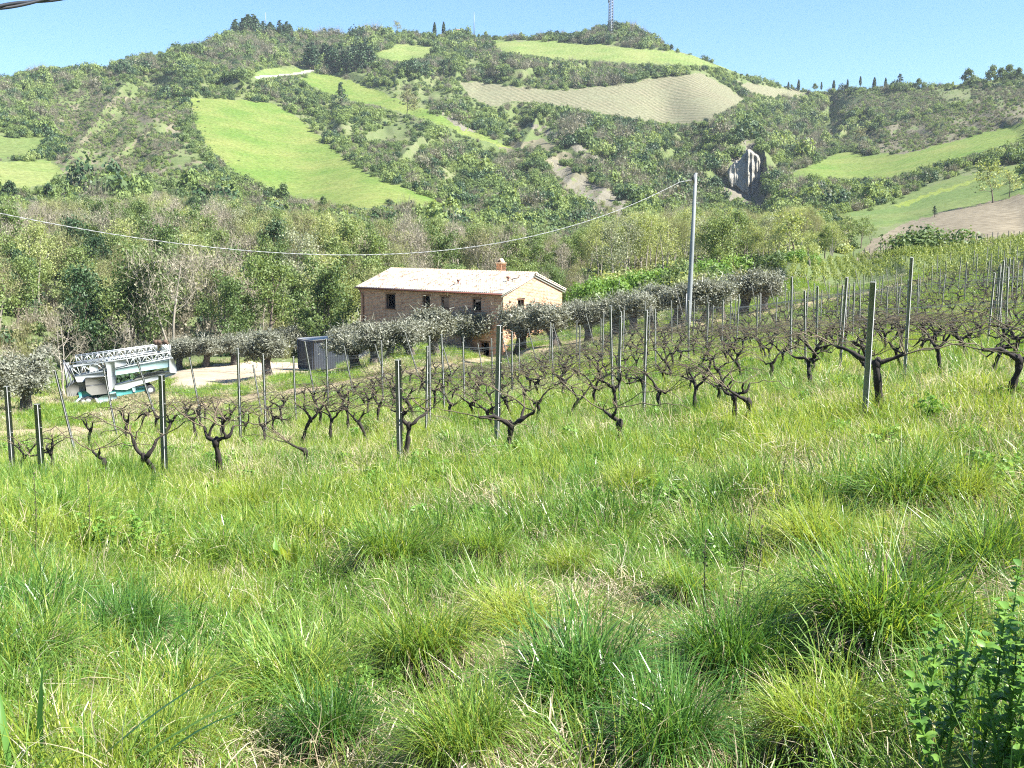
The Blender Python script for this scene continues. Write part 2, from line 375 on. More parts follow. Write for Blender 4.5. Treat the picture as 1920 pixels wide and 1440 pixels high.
def cliff():
    poly = [(1364,322),(1374,306),(1390,299),(1397,290),(1402,280),(1409,284),(1422,299),(1430,326),(1429,366),(1420,386),(1411,382),(1402,368),(1386,354),(1368,348)]
    xs = np.arange(1358, 1437, .8); ys = np.arange(262, 392, 1.2); X, Y = np.meshgrid(xs, ys)
    Xj = X + 2.5 * vnoise(X / 6, Y / 6); Yj = Y + 4 * vnoise(X / 7 + 9, Y / 9)
    ins = blur(poly_in(Xj, Yj, poly).astype(float), 5)
    face = np.interp(X, [1358, 1399, 1403, 1407, 1411, 1416, 1421, 1436], [-3.0, -.8, -2.4, -.6, -1.6, .6, .2, 4.5])
    fl = 1.0 * (1 - np.abs(vnoise(X / 3.6, Y / 60))) + .6 * vnoise(X / 2.0, Y / 16) + .7 * vnoise(X / 9, Y / 9) + (Y > 365) * 0
    fl = fl * np.where(X < 1399, .6, 1.5)
    d = 547 + face - fl + (Y - 380) * -.05 + (1 - np.clip((ins - .3) * 2.2, 0, 1)) * 5
    U, V = px2uv(X, Y); P = np.stack([d * np.sin(U / FPX), d * np.cos(U / FPX), -V / FPX * d], -1).reshape(-1, 3)
    nY, nX = X.shape; i, j = np.meshgrid(np.arange(nY - 1), np.arange(nX - 1), indexing='ij'); b = (i * nX + j)
    F = np.stack([b, b + nX, b + nX + 1, b + 1], -1).reshape(-1, 4); keep = (ins[:-1, :-1] > .12).reshape(-1)
    o = link('clay_cliff', np_mesh('clay_cliff', P, F[keep]), MAT['clay']); tag(o, kind='structure')
cliff()
# back side of the hills
bk = 14
DB = DG[0][None] * np.linspace(1.02, 1.7, bk)[:, None]
ZB = GZ[0][None] - (np.linspace(.02, 1, bk)[:, None] ** 1.3) * 190
TB = np.repeat(UU[None] / FPX, bk, 0)
VX = np.concatenate([(DB * np.sin(TB))[::-1], GX]); VY = np.concatenate([(DB * np.cos(TB))[::-1], GY]); VZ = np.concatenate([ZB[::-1], GZ])
NR = NVR + bk
P3 = np.stack([VX, VY, VZ], -1).reshape(-1, 3)
ii, jj = np.meshgrid(np.arange(NR - 1), np.arange(NU - 1), indexing='ij')
base = ii * NU + jj
FQ = np.stack([base, base + NU, base + NU + 1, base + 1], -1).reshape(-1, 4)[:, ::-1]
# region per face
pxc = np.full((NR, NU), -9999.0); pyc = np.full((NR, NU), -9999.0); pxc[bk:] = PXG; pyc[bk:] = PYG
fx_ = (pxc[:-1, :-1] + pxc[1:, 1:]) / 2; fy_ = (pyc[:-1, :-1] + pyc[1:, 1:]) / 2
jx = fx_ + 5 * vnoise(fx_ / 9, fy_ / 9) * (np.abs(fy_) < 500); jy = fy_ + 2.5 * vnoise(fx_ / 9 + 40, fy_ / 7) * (np.abs(fy_) < 500)
DGa = np.full((NR, NU), 5000.); DGa[bk:] = DG
fd = (DGa[:-1, :-1] + DGa[1:, 1:]) / 2
REG = np.where((fd > 105) | (fd > 4000), 1, 0)      # 0 ground, 1 hill
REGN = ['ground', 'hill']
TRACK = [(-60,830),(-60,812),(150,800),(300,770),(450,742),(600,722),(760,694),(900,668),(1060,640),(1200,618),(1320,600),(1420,584),(1500,568),(1640,545),(1700,528),
         (1700,534),(1640,553),(1500,580),(1430,596),(1320,616),(1200,634),(1060,658),(900,688),(770,712),(620,738),(460,764),(320,792),(160,826)]
MEADOW = [(-100,800),(-100,742),(130,742),(318,730),(440,722),(560,702),(700,690),(860,668),(1000,655),(1060,650),(1180,620),(1300,604),(1420,584),(1320,600),(1200,618),(1060,640),(900,668),(760,694),(600,722),(450,742),(300,770),(150,800)]
YARD2 = [(600,722),(700,700),(800,684),(900,664),(1000,652),(880,676),(760,700)]
OPENP = [[(90,170),(340,190),(350,280),(400,330),(300,345),(110,345),(95,300)], [(1680,225),(1930,165),(1930,228),(1800,265),(1700,288),(1640,288),(1600,262)], [(930,270),(1020,262),(1180,350),(1200,425),(1100,405),(1010,340)]]
GOALS = [('bare_slope', OPENP[0], 1), ('bare_slope2', OPENP[1], 1), ('bare_slope3', OPENP[2], 1)] + [('grass_meadow', MEADOW, 0), ('dirt_track', TRACK, 0)] + [(k, FIELDS[k], 1) for k in FIELDS]
MATOF = {'bare_slope':'bare','bare_slope2':'bare','bare_slope3':'bare','field_bright':'field_bright','ground':'ground','hill':'hill','grass_meadow':'meadow','dirt_track':'track','field_long':'field','field_top':'field_pale','field_ridge':'field','field_knoll':'field_pale','field_small':'field_pale',
 'field_left':'field_dark','meadow_left':'field_pale','field_valley':'field','field_slope':'field_dark','plough':'plough','vine_hill':'hill_vineyard','vine_hill_far':'hill_vineyard','clay':'clay','clay_low':'clay_soil','clay_scar':'clay_soil','clay_streak':'clay_soil','clay_line':'clay_soil','clay_bank':'clay','yard':'yard','road':'road'}
NAMEOF = {'bare_slope2':'bare_slope','bare_slope3':'bare_slope','field_bright':'green_field','field_long':'green_field','field_top':'green_field','field_ridge':'green_field','field_knoll':'green_field','field_small':'green_field','field_left':'green_field','meadow_left':'grass_meadow','field_valley':'green_field','field_slope':'green_field',
 'plough':'ploughed_field','vine_hill':'vineyard_field','vine_hill_far':'vineyard_field','clay':'clay_cliff','clay_low':'clay_slope','clay_scar':'clay_slope','clay_streak':'clay_slope','clay_line':'clay_slope','clay_bank':'clay_slope','yard':'gravel_yard','road':'road'}
for nm, pl, _ in GOALS:
    sharp_ = nm in ('clay', 'road', 'yard', 'dirt_track')
    q = poly_in(fx_ if sharp_ else jx, fy_ if sharp_ else jy, pl) & (fd < 2000)
    if nm.startswith('bare'): q &= (vnoise(fx_ / 16, fy_ / 8) + .5 * vnoise(fx_ / 5, fy_ / 4)) > (.12 if nm == 'bare_slope' else -.4)
    if nm.startswith('clay_s') or nm == 'clay_low' or nm == 'clay_line': q &= (vnoise(fx_ / 7 + fy_ / 9, fy_ / 11) + .4 * vnoise(fx_ / 2.5, fy_ / 3)) > (-.38 if nm != 'clay_streak' else -.6)
    REG[q] = len(REGN); REGN.append(nm)
RF = REG.reshape(-1)
REGV = {}
for k, nm in enumerate(REGN):
    F = FQ[RF == k]
    if len(F) == 0: continue
    used, inv = np.unique(F, return_inverse=True)
    me = np_mesh(nm, P3[used], inv.reshape(-1, 4), smooth=nm not in ('clay',))
    o = link(NAMEOF.get(nm, nm), me, MAT[MATOF[nm]]); tag(o, kind='structure')

# ------------------------------------------------------------------ plant meshes
MAT['bark'] = simple('bark', (.16, .125, .095), .9, nscale=6, var=.5, bump=.4)
MAT['bark_grey'] = simple('grey_bark', (.30, .27, .22), .9, nscale=6, var=.4, bump=.4)
MAT['bark_vine'] = simple('vine_bark', (.026, .019, .015), .9, nscale=25, var=.6, bump=.7)
MAT['cane'] = simple('vine_cane', (.15, .115, .07), .75, nscale=5, var=.4)
MAT['twig'] = leaf_mat('bare_twigs', [(.17, .15, .115), (.25, .225, .165), (.32, .295, .22)], 0.15, .8, .4)
MAT['leaf_fresh'] = leaf_mat('fresh_leaves', [(.10, .155, .05), (.165, .23, .07), (.25, .31, .12)], .4)
MAT['leaf_yellow'] = leaf_mat('yellow_green_leaves', [(.20, .25, .075), (.29, .34, .12), (.38, .41, .19)], .4)
MAT['leaf_pale'] = leaf_mat('pale_blossom_leaves', [(.17, .20, .11), (.27, .30, .18), (.37, .39, .26)], .35)
MAT['leaf_mid'] = leaf_mat('mid_green_leaves', [(.065, .115, .035), (.115, .175, .055), (.175, .235, .085)], .35)
MAT['leaf_lush'] = leaf_mat('lush_leaves', [(.08, .17, .03), (.13, .24, .04), (.20, .31, .06)], .4)
MAT['leaf_dark'] = leaf_mat('evergreen_leaves', [(.018, .045, .018), (.035, .075, .028), (.06, .11, .04)], .15)
MAT['leaf_brown'] = leaf_mat('budding_twigs', [(.17, .15, .09), (.23, .24, .105), (.27, .31, .12)], .3, .8)
MAT['leaf_olive'] = leaf_mat('olive_leaves', [(.095, .10, .072), (.175, .185, .135), (.28, .29, .23)], .2, .45, .1)
MAT['leaf_far'] = leaf_mat('hill_leaves', [(.055, .10, .035), (.10, .155, .05), (.155, .22, .075)], .35, .7, .6)
MAT['leaf_farlight'] = leaf_mat('hill_light_leaves', [(.12, .18, .05), (.18, .25, .07), (.25, .31, .11)], .35, .7, .6)
MAT['leaf_farbrown'] = leaf_mat('hill_bare_twigs', [(.115, .11, .075), (.17, .165, .11), (.23, .22, .15)], .2, .8, .6)

def unit(n):
    v = rng.normal(size=(n, 3)); return v / np.linalg.norm(v, axis=1)[:, None]
def leaf_quads(C, size, out=None, asp=1.0):
    """random quads at centres C; out = outward dirs to bias the normals"""
    n = len(C); nr = unit(n)
    if out is not None: nr = nr * .8 + out; nr /= np.linalg.norm(nr, axis=1)[:, None]
    t = unit(n); t = t - nr * (t * nr).sum(1)[:, None]; t /= np.linalg.norm(t, axis=1)[:, None]
    b = np.cross(nr, t); s = (np.asarray(size) * np.ones(n) * rng.uniform(.6, 1.3, n))[:, None] / 2
    a = s * asp; k = rng.uniform(-.35, .35, (n, 1)) * s
    return np.stack([C - t * a - b * s * .3, C - t * k - b * s, C + t * a + b * s * .2, C + t * k + b * s], 1)
def blob_pts(c, r, n, shell=.55, lump=.25, low=-.5):
    d = unit(n * 2); d = d[d[:, 2] > low][:n]
    rr = r * (shell + (1 - shell) * rng.random(len(d)) ** .6)
    f = 1 + lump * np.sin(d[:, 0] * 5 + r * 7) * np.cos(d[:, 1] * 6 + d[:, 2] * 4)
    return c + d * (rr * f)[:, None], d
def limb(p, d, L, n, wob, up=.1):
    pts = [Vector(p)]; d = Vector(d).normalized()
    for i in range(n):
        d = (d + Vector(rng.normal(0, wob, 3)) + Vector((0, 0, up))).normalized(); pts.append(pts[-1] + d * (L / n))
    return pts
def tree_meshes(name, H, W, leaf_n, leaf_s, trunks=1, twig_n=0, first=.3, clump=.16, asp=1.0, flat=1.0, nlimb=12):
    """-> (trunk mesh with limbs, crown mesh)"""
    T = MB(); C = MB(); tips = []
    for q in range(trunks):
        a0 = rng.uniform(0, 2 * PI); d0 = (math.cos(a0) * .22 * (trunks > 1) , math.sin(a0) * .22 * (trunks > 1), 1)
        tp = limb((math.cos(a0) * .2 * (trunks > 1), math.sin(a0) * .2 * (trunks > 1), -.4), d0, H * .8, 8, .08, .12)
        r0 = H * .018 / (trunks ** .4)
        T.tube(tp, [r0 * (1.35 if i == 0 else 1) * (1 - .85 * i / 8) for i in range(9)], 6)
        for k in range(max(4, nlimb // trunks)):
            f = first + (1 - first) * (k + rng.random()) / max(4, nlimb // trunks); i = min(int(f * 8), 7); b = tp[i].lerp(tp[i + 1], f * 8 - i)
            a = rng.uniform(0, 2 * PI); el = rng.uniform(.25, .9)
            L = W * .5 * (1.05 - .55 * f) * rng.uniform(.75, 1.15)
            lp = limb(b, (math.cos(a), math.sin(a), el), L, 5, .16, .08)
            T.tube(lp, [r0 * .42 * (1 - .75 * j / 5) * (1.1 - .6 * f) for j in range(6)], 4, False)
            tips += [(lp[-1], 1), (lp[3], .9)]
            for m in range(3):
                j = rng.integers(2, 5); d2 = (lp[j + 1] - lp[j]).normalized() + Vector(rng.normal(0, .6, 3))
                sp = limb(lp[j], d2, L * .45, 3, .2, .15); T.tube(sp, [r0 * .16, r0 * .12, r0 * .08, r0 * .04], 3, False); tips.append((sp[-1], .8))
        tips.append((tp[-1], 1))
    tips_p = np.array([t[0][:] for t in tips])
    n_per = max(1, leaf_n // len(tips))
    for t, s in tips:
        c = np.array(t[:]); r = H * clump * s * rng.uniform(.6, 1.2)
        P, d = blob_pts(np.zeros(3), r, n_per, .25, .3, -.8); P[:, 2] *= .75 * flat
        C.quads(leaf_quads(c + P, leaf_s, d * .6, asp), np.clip(rng.normal(rng.uniform(.3, .7), .16, len(P)), 0, 1))
    if twig_n:
        k = twig_n; ti = rng.integers(0, len(tips_p), k); b = tips_p[ti] + rng.normal(0, H * .05, (k, 3))
        d = unit(k) * .8 + np.array([0, 0, .7]); L = rng.uniform(.5, 1.5, (k, 1)) * H * .07; e = b + d * L
        sd_ = unit(k) * .022 * H / 10
        C.quads(np.stack([b - sd_, b + sd_, e + sd_ * .3, e - sd_ * .3], 1), rng.random(k))
    return T.mesh('trunk', True), C.mesh('crown')
def bush_mesh(n, size, lump=.3, h=.8, twig=0, sub=5):
    m = MB()
    for q in range(sub):
        c = np.array([rng.normal(0, .38), rng.normal(0, .38), rng.uniform(.15, .6) * h]); r = rng.uniform(.38, .62)
        P, d = blob_pts(c, r, n // sub, .5, lump, -.6); P[:, 2] = np.maximum(P[:, 2] * (.8 + .2 * h), -.05)
        m.quads(leaf_quads(P, size, d), np.clip(rng.normal(rng.uniform(.3, .7), .15, len(P)), 0, 1))
    if twig:
        b = rng.normal(0, .2, (twig, 3)); b[:, 2] = 0; d = unit(twig) * .6 + np.array([0, 0, .9]); e = b + d * rng.uniform(.5, 1.1, (twig, 1)); s = unit(twig) * .012
        m.quads(np.stack([b - s, b + s, e + s * .3, e - s * .3], 1))
    return m.mesh('shrub')

# ------------------------------------------------------------------ scatter (only for uncountable stuff)
def scatter(name, meshes, pts, rot, scl, idx, label, cat):
    """pts (n,3) rot (n,3) scl (n,3) idx (n)"""
    pc_ = bpy.data.collections.new(name + '_kinds')
    for i, me in enumerate(meshes):
        o = bpy.data.objects.new('kind_%02d' % i, me); pc_.objects.link(o)
    me = bpy.data.meshes.new(name); me.vertices.add(len(pts)); me.vertices.foreach_set('co', np.asarray(pts, np.float32).ravel())
    for nm, tp, ar in (('rot', 'FLOAT_VECTOR', rot), ('scl', 'FLOAT_VECTOR', scl)):
        a = me.attributes.new(nm, tp, 'POINT'); a.data.foreach_set('vector', np.asarray(ar, np.float32).ravel())
    a = me.attributes.new('idx', 'INT', 'POINT'); a.data.foreach_set('value', np.asarray(idx, np.int32))
    o = link(name, me); tag(o, label, cat, kind='stuff')
    g = bpy.data.node_groups.new(name, 'GeometryNodeTree')
    g.interface.new_socket('Geometry', in_out='INPUT', socket_type='NodeSocketGeometry'); g.interface.new_socket('Geometry', in_out='OUTPUT', socket_type='NodeSocketGeometry')
    gi = g.nodes.new('NodeGroupInput'); go = g.nodes.new('NodeGroupOutput')
    ip = g.nodes.new('GeometryNodeInstanceOnPoints'); ci = g.nodes.new('GeometryNodeCollectionInfo')
    ci.inputs['Collection'].default_value = pc_; ci.inputs['Separate Children'].default_value = True; ci.inputs['Reset Children'].default_value = True
    def na(nm, dt):
        x = g.nodes.new('GeometryNodeInputNamedAttribute'); x.data_type = dt; x.inputs[0].default_value = nm; return x.outputs[0]
    er = g.nodes.new('FunctionNodeEulerToRotation')
    L = g.links.new
    L(gi.outputs[0], ip.inputs['Points']); L(ci.outputs[0], ip.inputs['Instance']); ip.inputs['Pick Instance'].default_value = True
    L(na('idx', 'INT'), ip.inputs['Instance Index']); L(na('rot', 'FLOAT_VECTOR'), er.inputs[0]); L(er.outputs[0], ip.inputs['Rotation'])
    L(na('scl', 'FLOAT_VECTOR'), ip.inputs['Scale']); L(ip.outputs[0], go.inputs[0])
    md = o.modifiers.new('scatter', 'NODES'); md.node_group = g
    return o
# ground cells for area sampling
AREA = np.abs(np.diff(LD, axis=0))[:, :-1] * DG[:-1, :-1] ** 2 * np.diff(TH, axis=1)[:-1]
_dz = np.abs(np.diff(GZ, axis=0))[:, :-1] * DG[:-1, :-1] * np.diff(TH, axis=1)[:-1]
AREA = np.where(DG[:-1, :-1] < 30, np.hypot(AREA, _dz), AREA)
REGI = REG[bk:]
def sample(mask, density):
    """points over the ground cells: density per m2 (array or number) -> positions, px, py, D"""
    lam = np.where(mask, AREA * density, 0); cnt = rng.poisson(lam); i, j = np.nonzero(cnt)
    rep = cnt[i, j]; i = np.repeat(i, rep); j = np.repeat(j, rep); fi = rng.random(len(i)); fj = rng.random(len(i))
    def bl(G): return (G[i, j] * (1 - fi) + G[i + 1, j] * fi) * (1 - fj) + (G[i, j + 1] * (1 - fi) + G[i + 1, j + 1] * fi) * fj
    P = np.stack([bl(GX), bl(GY), bl(GZ)], -1); return P, bl(PXG), bl(PYG), bl(DG)
CI = lambda G: G[:-1, :-1]
dC, pxC, pyC = CI(DG), CI(PXG), CI(PYG)
inview = (CI(UG) > -1075) & (CI(UG) < 1075)
ID = {n: k for k, n in enumerate(REGN)}
hillok = np.isin(REGI, [ID['hill'], ID['bare_slope'], ID['bare_slope2'], ID['bare_slope3']])
free = np.isin(REGI, [ID['ground'], ID['hill']])
def polyl(px, xs, ys): return np.interp(px, xs, ys)

# ------------------------------------------------------------------ hillside vegetation
for nm, lm in (('f', 'leaf_far'), ('l', 'leaf_farlight'), ('b', 'leaf_farbrown'), ('d', 'leaf_dark')): pass
def mk(me, *mats):
    me.materials.clear()
    for m in mats: me.materials.append(MAT[m])
    return me
HB = [mk(bush_mesh(520, .16), 'leaf_far'), mk(bush_mesh(520, .16), 'leaf_far'), mk(bush_mesh(480, .16, h=1.1), 'leaf_farlight'), mk(bush_mesh(480, .16), 'leaf_farlight'),
      mk(bush_mesh(260, .13, twig=200, h=1.1), 'leaf_farbrown'), mk(bush_mesh(260, .13, twig=200), 'leaf_farbrown'), mk(bush_mesh(520, .16, h=1.0), 'leaf_dark')]
KEEP = [FIELDS[k] for k in ('field_long', 'field_top', 'field_ridge', 'field_valley', 'field_slope', 'plough', 'vine_hill', 'field_small', 'field_left', 'meadow_left', 'field_knoll', 'road', 'clay_scar', 'clay_streak')]
def shrink(px, py, d, sc):
    sc = np.array(sc, float); h = sc * 1.15 * FPX / d; bad = np.zeros(len(sc), bool); half = np.zeros(len(sc), bool)
    for p in KEEP: bad |= poly_in(px, py - h * .85, p); half |= poly_in(px, py - h * .4, p)
    sc[bad] *= .5; sc[half] *= .45; return sc
def hill_pick(n, px, py, nz, dark=.08, brown=.25, light=.25):
    u = rng.random(n); k = np.where(u < dark, 6, np.where(u < dark + brown + .25 * nz, 4 + rng.integers(0, 2, n), np.where(u < dark + brown + light + .1, 2 + rng.integers(0, 2, n), rng.integers(0, 2, n)))); return k
woods_lim = lambda px: polyl(px, [-200, 0, 200, 420, 560, 880, 1050, 1120, 1300, 1440, 1500, 1620, 1700], [385, 385, 372, 375, 402, 412, 440, 410, 395, 405, 392, 425, 470])
hillm = hillok & inview & (dC > 105)
cliffz = poly_in(pxC, pyC, [(1352,318),(1372,296),(1402,262),(1440,296),(1440,395),(1400,402),(1350,362)])
slope = hillm & ~poly_in(pxC, pyC, [(1362,318),(1376,300),(1400,264),(1414,276),(1434,300),(1434,372),(1414,394),(1398,400),(1376,372)]) & ~(cliffz & (vnoise(pxC / 5, pyC / 4) < .5)) & (dC > 230) & ~((pxC > 1590) & (dC < 300)) & (pyC < np.maximum(woods_lim(pxC) + 70, 300))
nzf = vnoise(pxC / 60, pyC / 30); nz2 = vnoise(pxC / 22 + 9, pyC / 12)
OPEN = [[(90,170),(340,190),(350,280),(400,330),(300,345),(110,345),(95,300)], [(1680,230),(1930,170),(1930,225),(1800,262),(1700,285),(1640,285),(1600,260)], [(1540,175),(1930,165),(1930,190),(1600,210),(1560,200)], [(1040,310),(1180,380),(1190,420),(1080,380),(1010,330)]]
FOREST = [[(370,120),(380,88),(440,64),(560,62),(700,64),(870,66),(940,76),(900,90),(820,94),(740,86),(700,98),(690,132),(560,125),(500,122),(440,110)],
          [(930,72),(1010,72),(1080,60),(1170,48),(1215,62),(1262,92),(1255,96),(1180,92),(1090,82),(1000,78)], [(-60,190),(-60,150),(60,138),(150,130),(270,104),(380,88),(370,122),(260,138),(140,150)],
          [(1000,195),(1180,228),(1380,210),(1540,190),(1540,300),(1360,330),(1330,400),(1180,380),(1100,300),(1020,250)], [(940,110),(1300,125),(1290,135),(1150,158),(1050,166),(930,150),(860,148)]]
opn = np.zeros(slope.shape, bool); frs = np.zeros(slope.shape, bool)
for p in OPEN: opn |= poly_in(pxC, pyC, p)
for p in FOREST: frs |= poly_in(pxC, pyC, p)
for nm, msk, den, s0, s1, args, lab in (
    ('hillside_scrub', slope & ~frs & ~opn, .085 * np.clip(1 + .8 * nzf + .6 * nz2, .15, 2.2), .9, 2.8, dict(dark=.10, brown=.15, light=.26), 'dense mixed scrub of green and grey bushes covering the hillside'),
    ('hill_copses', slope & ~frs & ~opn & (nzf + .6 * nz2 > .15), .022, 2.6, 4.6, dict(dark=.16, brown=.14, light=.24), 'taller copses of trees in the folds of the hillside'),
    ('open_scrub', slope & opn, .34 * np.clip(.75 + .9 * nzf + .9 * nz2, .12, 2), .5, 1.3, dict(dark=.06, brown=.50, light=.12), 'low sparse scrub and brown bushes on the open slopes'),
    ('hill_woodland', slope & frs, .06, 2.4, 4.8, dict(dark=.12, brown=.26, light=.10), 'far woodland of budding trees covering the hilltop and gully')):
    P, px, py, d = sample(msk, den); n = len(P)
    nz = vnoise(px / 45 + 3, py / 25)
    sc = rng.uniform(s0, s1, n) ** 1.0 * (1 + .5 * vnoise(px / 24, py / 13)) * np.where(rng.random(n) < .12, 1.5, 1); sc = shrink(px, py, d, sc); S = np.stack([sc, sc, sc * rng.uniform(.9, 1.45, n)], 1)
    scatter(nm, HB, P, np.stack([np.zeros(n), np.zeros(n), rng.uniform(0, 6.28, n)], 1), S, hill_pick(n, px, py, nz, **args), lab, 'scrub' if 'scrub' in nm else 'woodland')
    print(nm, n)

# hedges and belts of trees between the fields (uncountable belts)
def belt(name, lines, label, dens, s0, s1, pick, cat='hedge'):
    P = []; S = []
    for ln, wd in lines:
        for (x0, y0), (x1, y1) in zip(ln[:-1], ln[1:]):
            a, b = ground_px(x0, y0), ground_px(x1, y1); L = (b - a).length
            for k in range(int(L * dens)):
                q = a.lerp(b, rng.random()) + Vector((rng.normal(0, wd), rng.normal(0, wd), 0)); P.append((q.x, q.y, ground_z(q.x, q.y) - .2)); S.append(rng.uniform(s0, s1))
    n = len(P); S = np.array(S); P = np.array(P); bx_, by_ = proj(P[:, 0], P[:, 1], P[:, 2]); S = shrink(bx_, by_, np.hypot(P[:, 0], P[:, 1]), S); scatter(name, HB, P, np.stack([np.zeros(n), np.zeros(n), rng.uniform(0, 6.28, n)], 1), np.stack([S, S, S * rng.uniform(.9, 1.4, n)], 1), rng.choice(pick, n), label, cat)
belt('field_hedge', [([(1475,350),(1560,345),(1640,345),(1700,340),(1760,318),(1850,290),(1930,270)], 6), ([(1500,375),(1600,375),(1680,352),(1780,318),(1850,300),(1930,285)], 5), ([(1450,400),(1560,400),(1640,380),(1700,355)], 5)],
     'dark belt of trees and bushes between the two right-hand fields', 1.0, 1.6, 3.2, [0, 1, 6, 4, 2, 0])
belt('field_edge_hedge', [([(354,196),(362,240),(385,280),(420,312),(460,345),(500,362)], 4), ([(420,318),(450,345),(480,362)], 5), ([(352,178),(420,175),(490,178),(540,190)], 5)],
     'dark green hedge along the left and upper edge of the long field', .8, 1.3, 2.7, [0, 1, 6, 3, 0])
belt('lower_hedge', [([(660,393),(700,396),(750,400)], 2)], 'grey green olive clump at the foot of the long green field', 1.2, 1.6, 2.4, [4, 0, 4])
belt('ridge_hedge', [([(640,268),(700,310),(760,345),(820,372),(880,392)], 5), ([(740,192),(800,214),(880,244),(960,272)], 3), ([(960,195),(1000,205),(1080,216),(1180,238),(1300,240)], 5)],
     'bushy hedge on the right edge of the long field and the hill vineyard', .7, 1.4, 2.7, [0, 1, 2, 4, 3])
belt('bramble_bank', [([(0,258),(95,258),(100,290),(60,300)], 3), ([(0,235),(60,238),(96,250)], 3)], 'bright green and dark bushes around the small left field', .8, 2.0, 3.5, [2, 3, 6, 0])

# ------------------------------------------------------------------ single trees
def make_tree(name, tm, cm, bark, leaf, loc, s, rz, label, group=None, cat='tree', sz=None):
    t = empty(name, loc, rz, label, cat, group); fat = 1.45 if group and 'conifer' in group else 1; t.scale = (s * fat, s * fat, s * (sz or 1))
    a = link('trunk', tm, parent=t); b = link('crown', cm, parent=t)
    if not tm.materials: tm.materials.append(MAT[bark])
    if not cm.materials: cm.materials.append(MAT[leaf])
    return t
def cypress_mesh(n=500):
    T = MB(); T.tube([(0, 0, -.3), (0, 0, 2), (0, 0, 7)], [.22, .18, .06], 6)
    z = rng.random(n) ** .8; r = .17 * (np.sin(np.clip(z, 0, 1) ** .7 * PI) ** .6 + .03) * 8 * .9 * (1 - .25 * z); a = rng.uniform(0, 6.28, n)
    r = r * rng.uniform(.65, 1.1, n)
    P = np.stack([r * np.cos(a), r * np.sin(a), .6 + z * 8.2], 1); o = P * [1, 1, 0] + [0, 0, .5]; o /= np.linalg.norm(o, axis=1)[:, None]
    C = MB(); C.quads(leaf_quads(P, .75, o)); return T.mesh('trunk', True), C.mesh('crown')
def pine_mesh(n=500):
    T = MB(); T.tube([(0, 0, -.3), (.1, 0, 3), (0, .1, 8)], [.28, .2, .06], 6)
    C = MB()
    for k in range(14):
        z = 2.2 + 6.3 * k / 13; rr = 2.6 * (1 - k / 15) + .4; a = rng.uniform(0, 6.28)
        P, d = blob_pts(np.array([math.cos(a) * rr * .4, math.sin(a) * rr * .4, z]), rr * .7, n // 14, .4, .3, -.7); P[:, 2] = z + (P[:, 2] - z) * .55
        C.quads(leaf_quads(P, .55, d))
    return T.mesh('trunk', True), C.mesh('crown')
CYP, PIN = cypress_mesh(), pine_mesh()
ROUND = tree_meshes('round_tree', 8, 7.5, 1500, .5, 1, 0, .2, .17)
RTHIN = tree_meshes('thin_tree', 8, 7, 500, .35, 1, 300, .3, .14)
def at_height(px, base_py, top_py, H0):
    p = ground_px(px, base_py); d = math.hypot(p.x, p.y)
    return p, (base_py - top_py) / FPX * d / H0
ORD = ['first', 'second', 'third', 'fourth', 'fifth', 'sixth', 'seventh', 'eighth', 'ninth', 'tenth', 'eleventh', 'twelfth', 'thirteenth', 'fourteenth', 'fifteenth', 'sixteenth', 'seventeenth', 'eighteenth', 'nineteenth', 'twentieth']
def ordn(i):
    if i < 20: return ORD[i]
    tens = ['twenty', 'thirty', 'forty', 'fifty', 'sixty', 'seventy', 'eighty', 'ninety'][(i + 1) // 10 - 2]
    return tens + '-' + ORD[(i % 10)] if (i + 1) % 10 else {'twenty': 'twentieth', 'thirty': 'thirtieth', 'forty': 'fortieth', 'fifty': 'fiftieth'}.get(tens, tens)
for i, (px, t) in enumerate([(1478,153),(1497,151),(1540,155),(1563,150),(1589,150),(1613,145),(1639,145),(1660,148)]):
    b = {1478:166,1497:169,1540:167,1563:169,1589:163,1613:160,1639:167,1660:165}[px]
    p, s = at_height(px, b + 2, t, 8.8)
    make_tree('cypress', *CYP, 'bark', 'leaf_dark', p, s, i, 'dark cypress silhouetted on the right ridge, %s of eight from the left' % ORD[i], 'cypresses on the right ridge', sz=1 if i % 3 else .9)
for i, (px, b, t) in enumerate([(815,70,44),(832,69,43)]):
    p, s = at_height(px, b, t, 8.8); make_tree('cypress', *CYP, 'bark', 'leaf_dark', p, s, i, ['shorter', 'taller'][i] + ' of two slim cypresses standing on the top of the main hill', 'cypress pair on the hilltop')
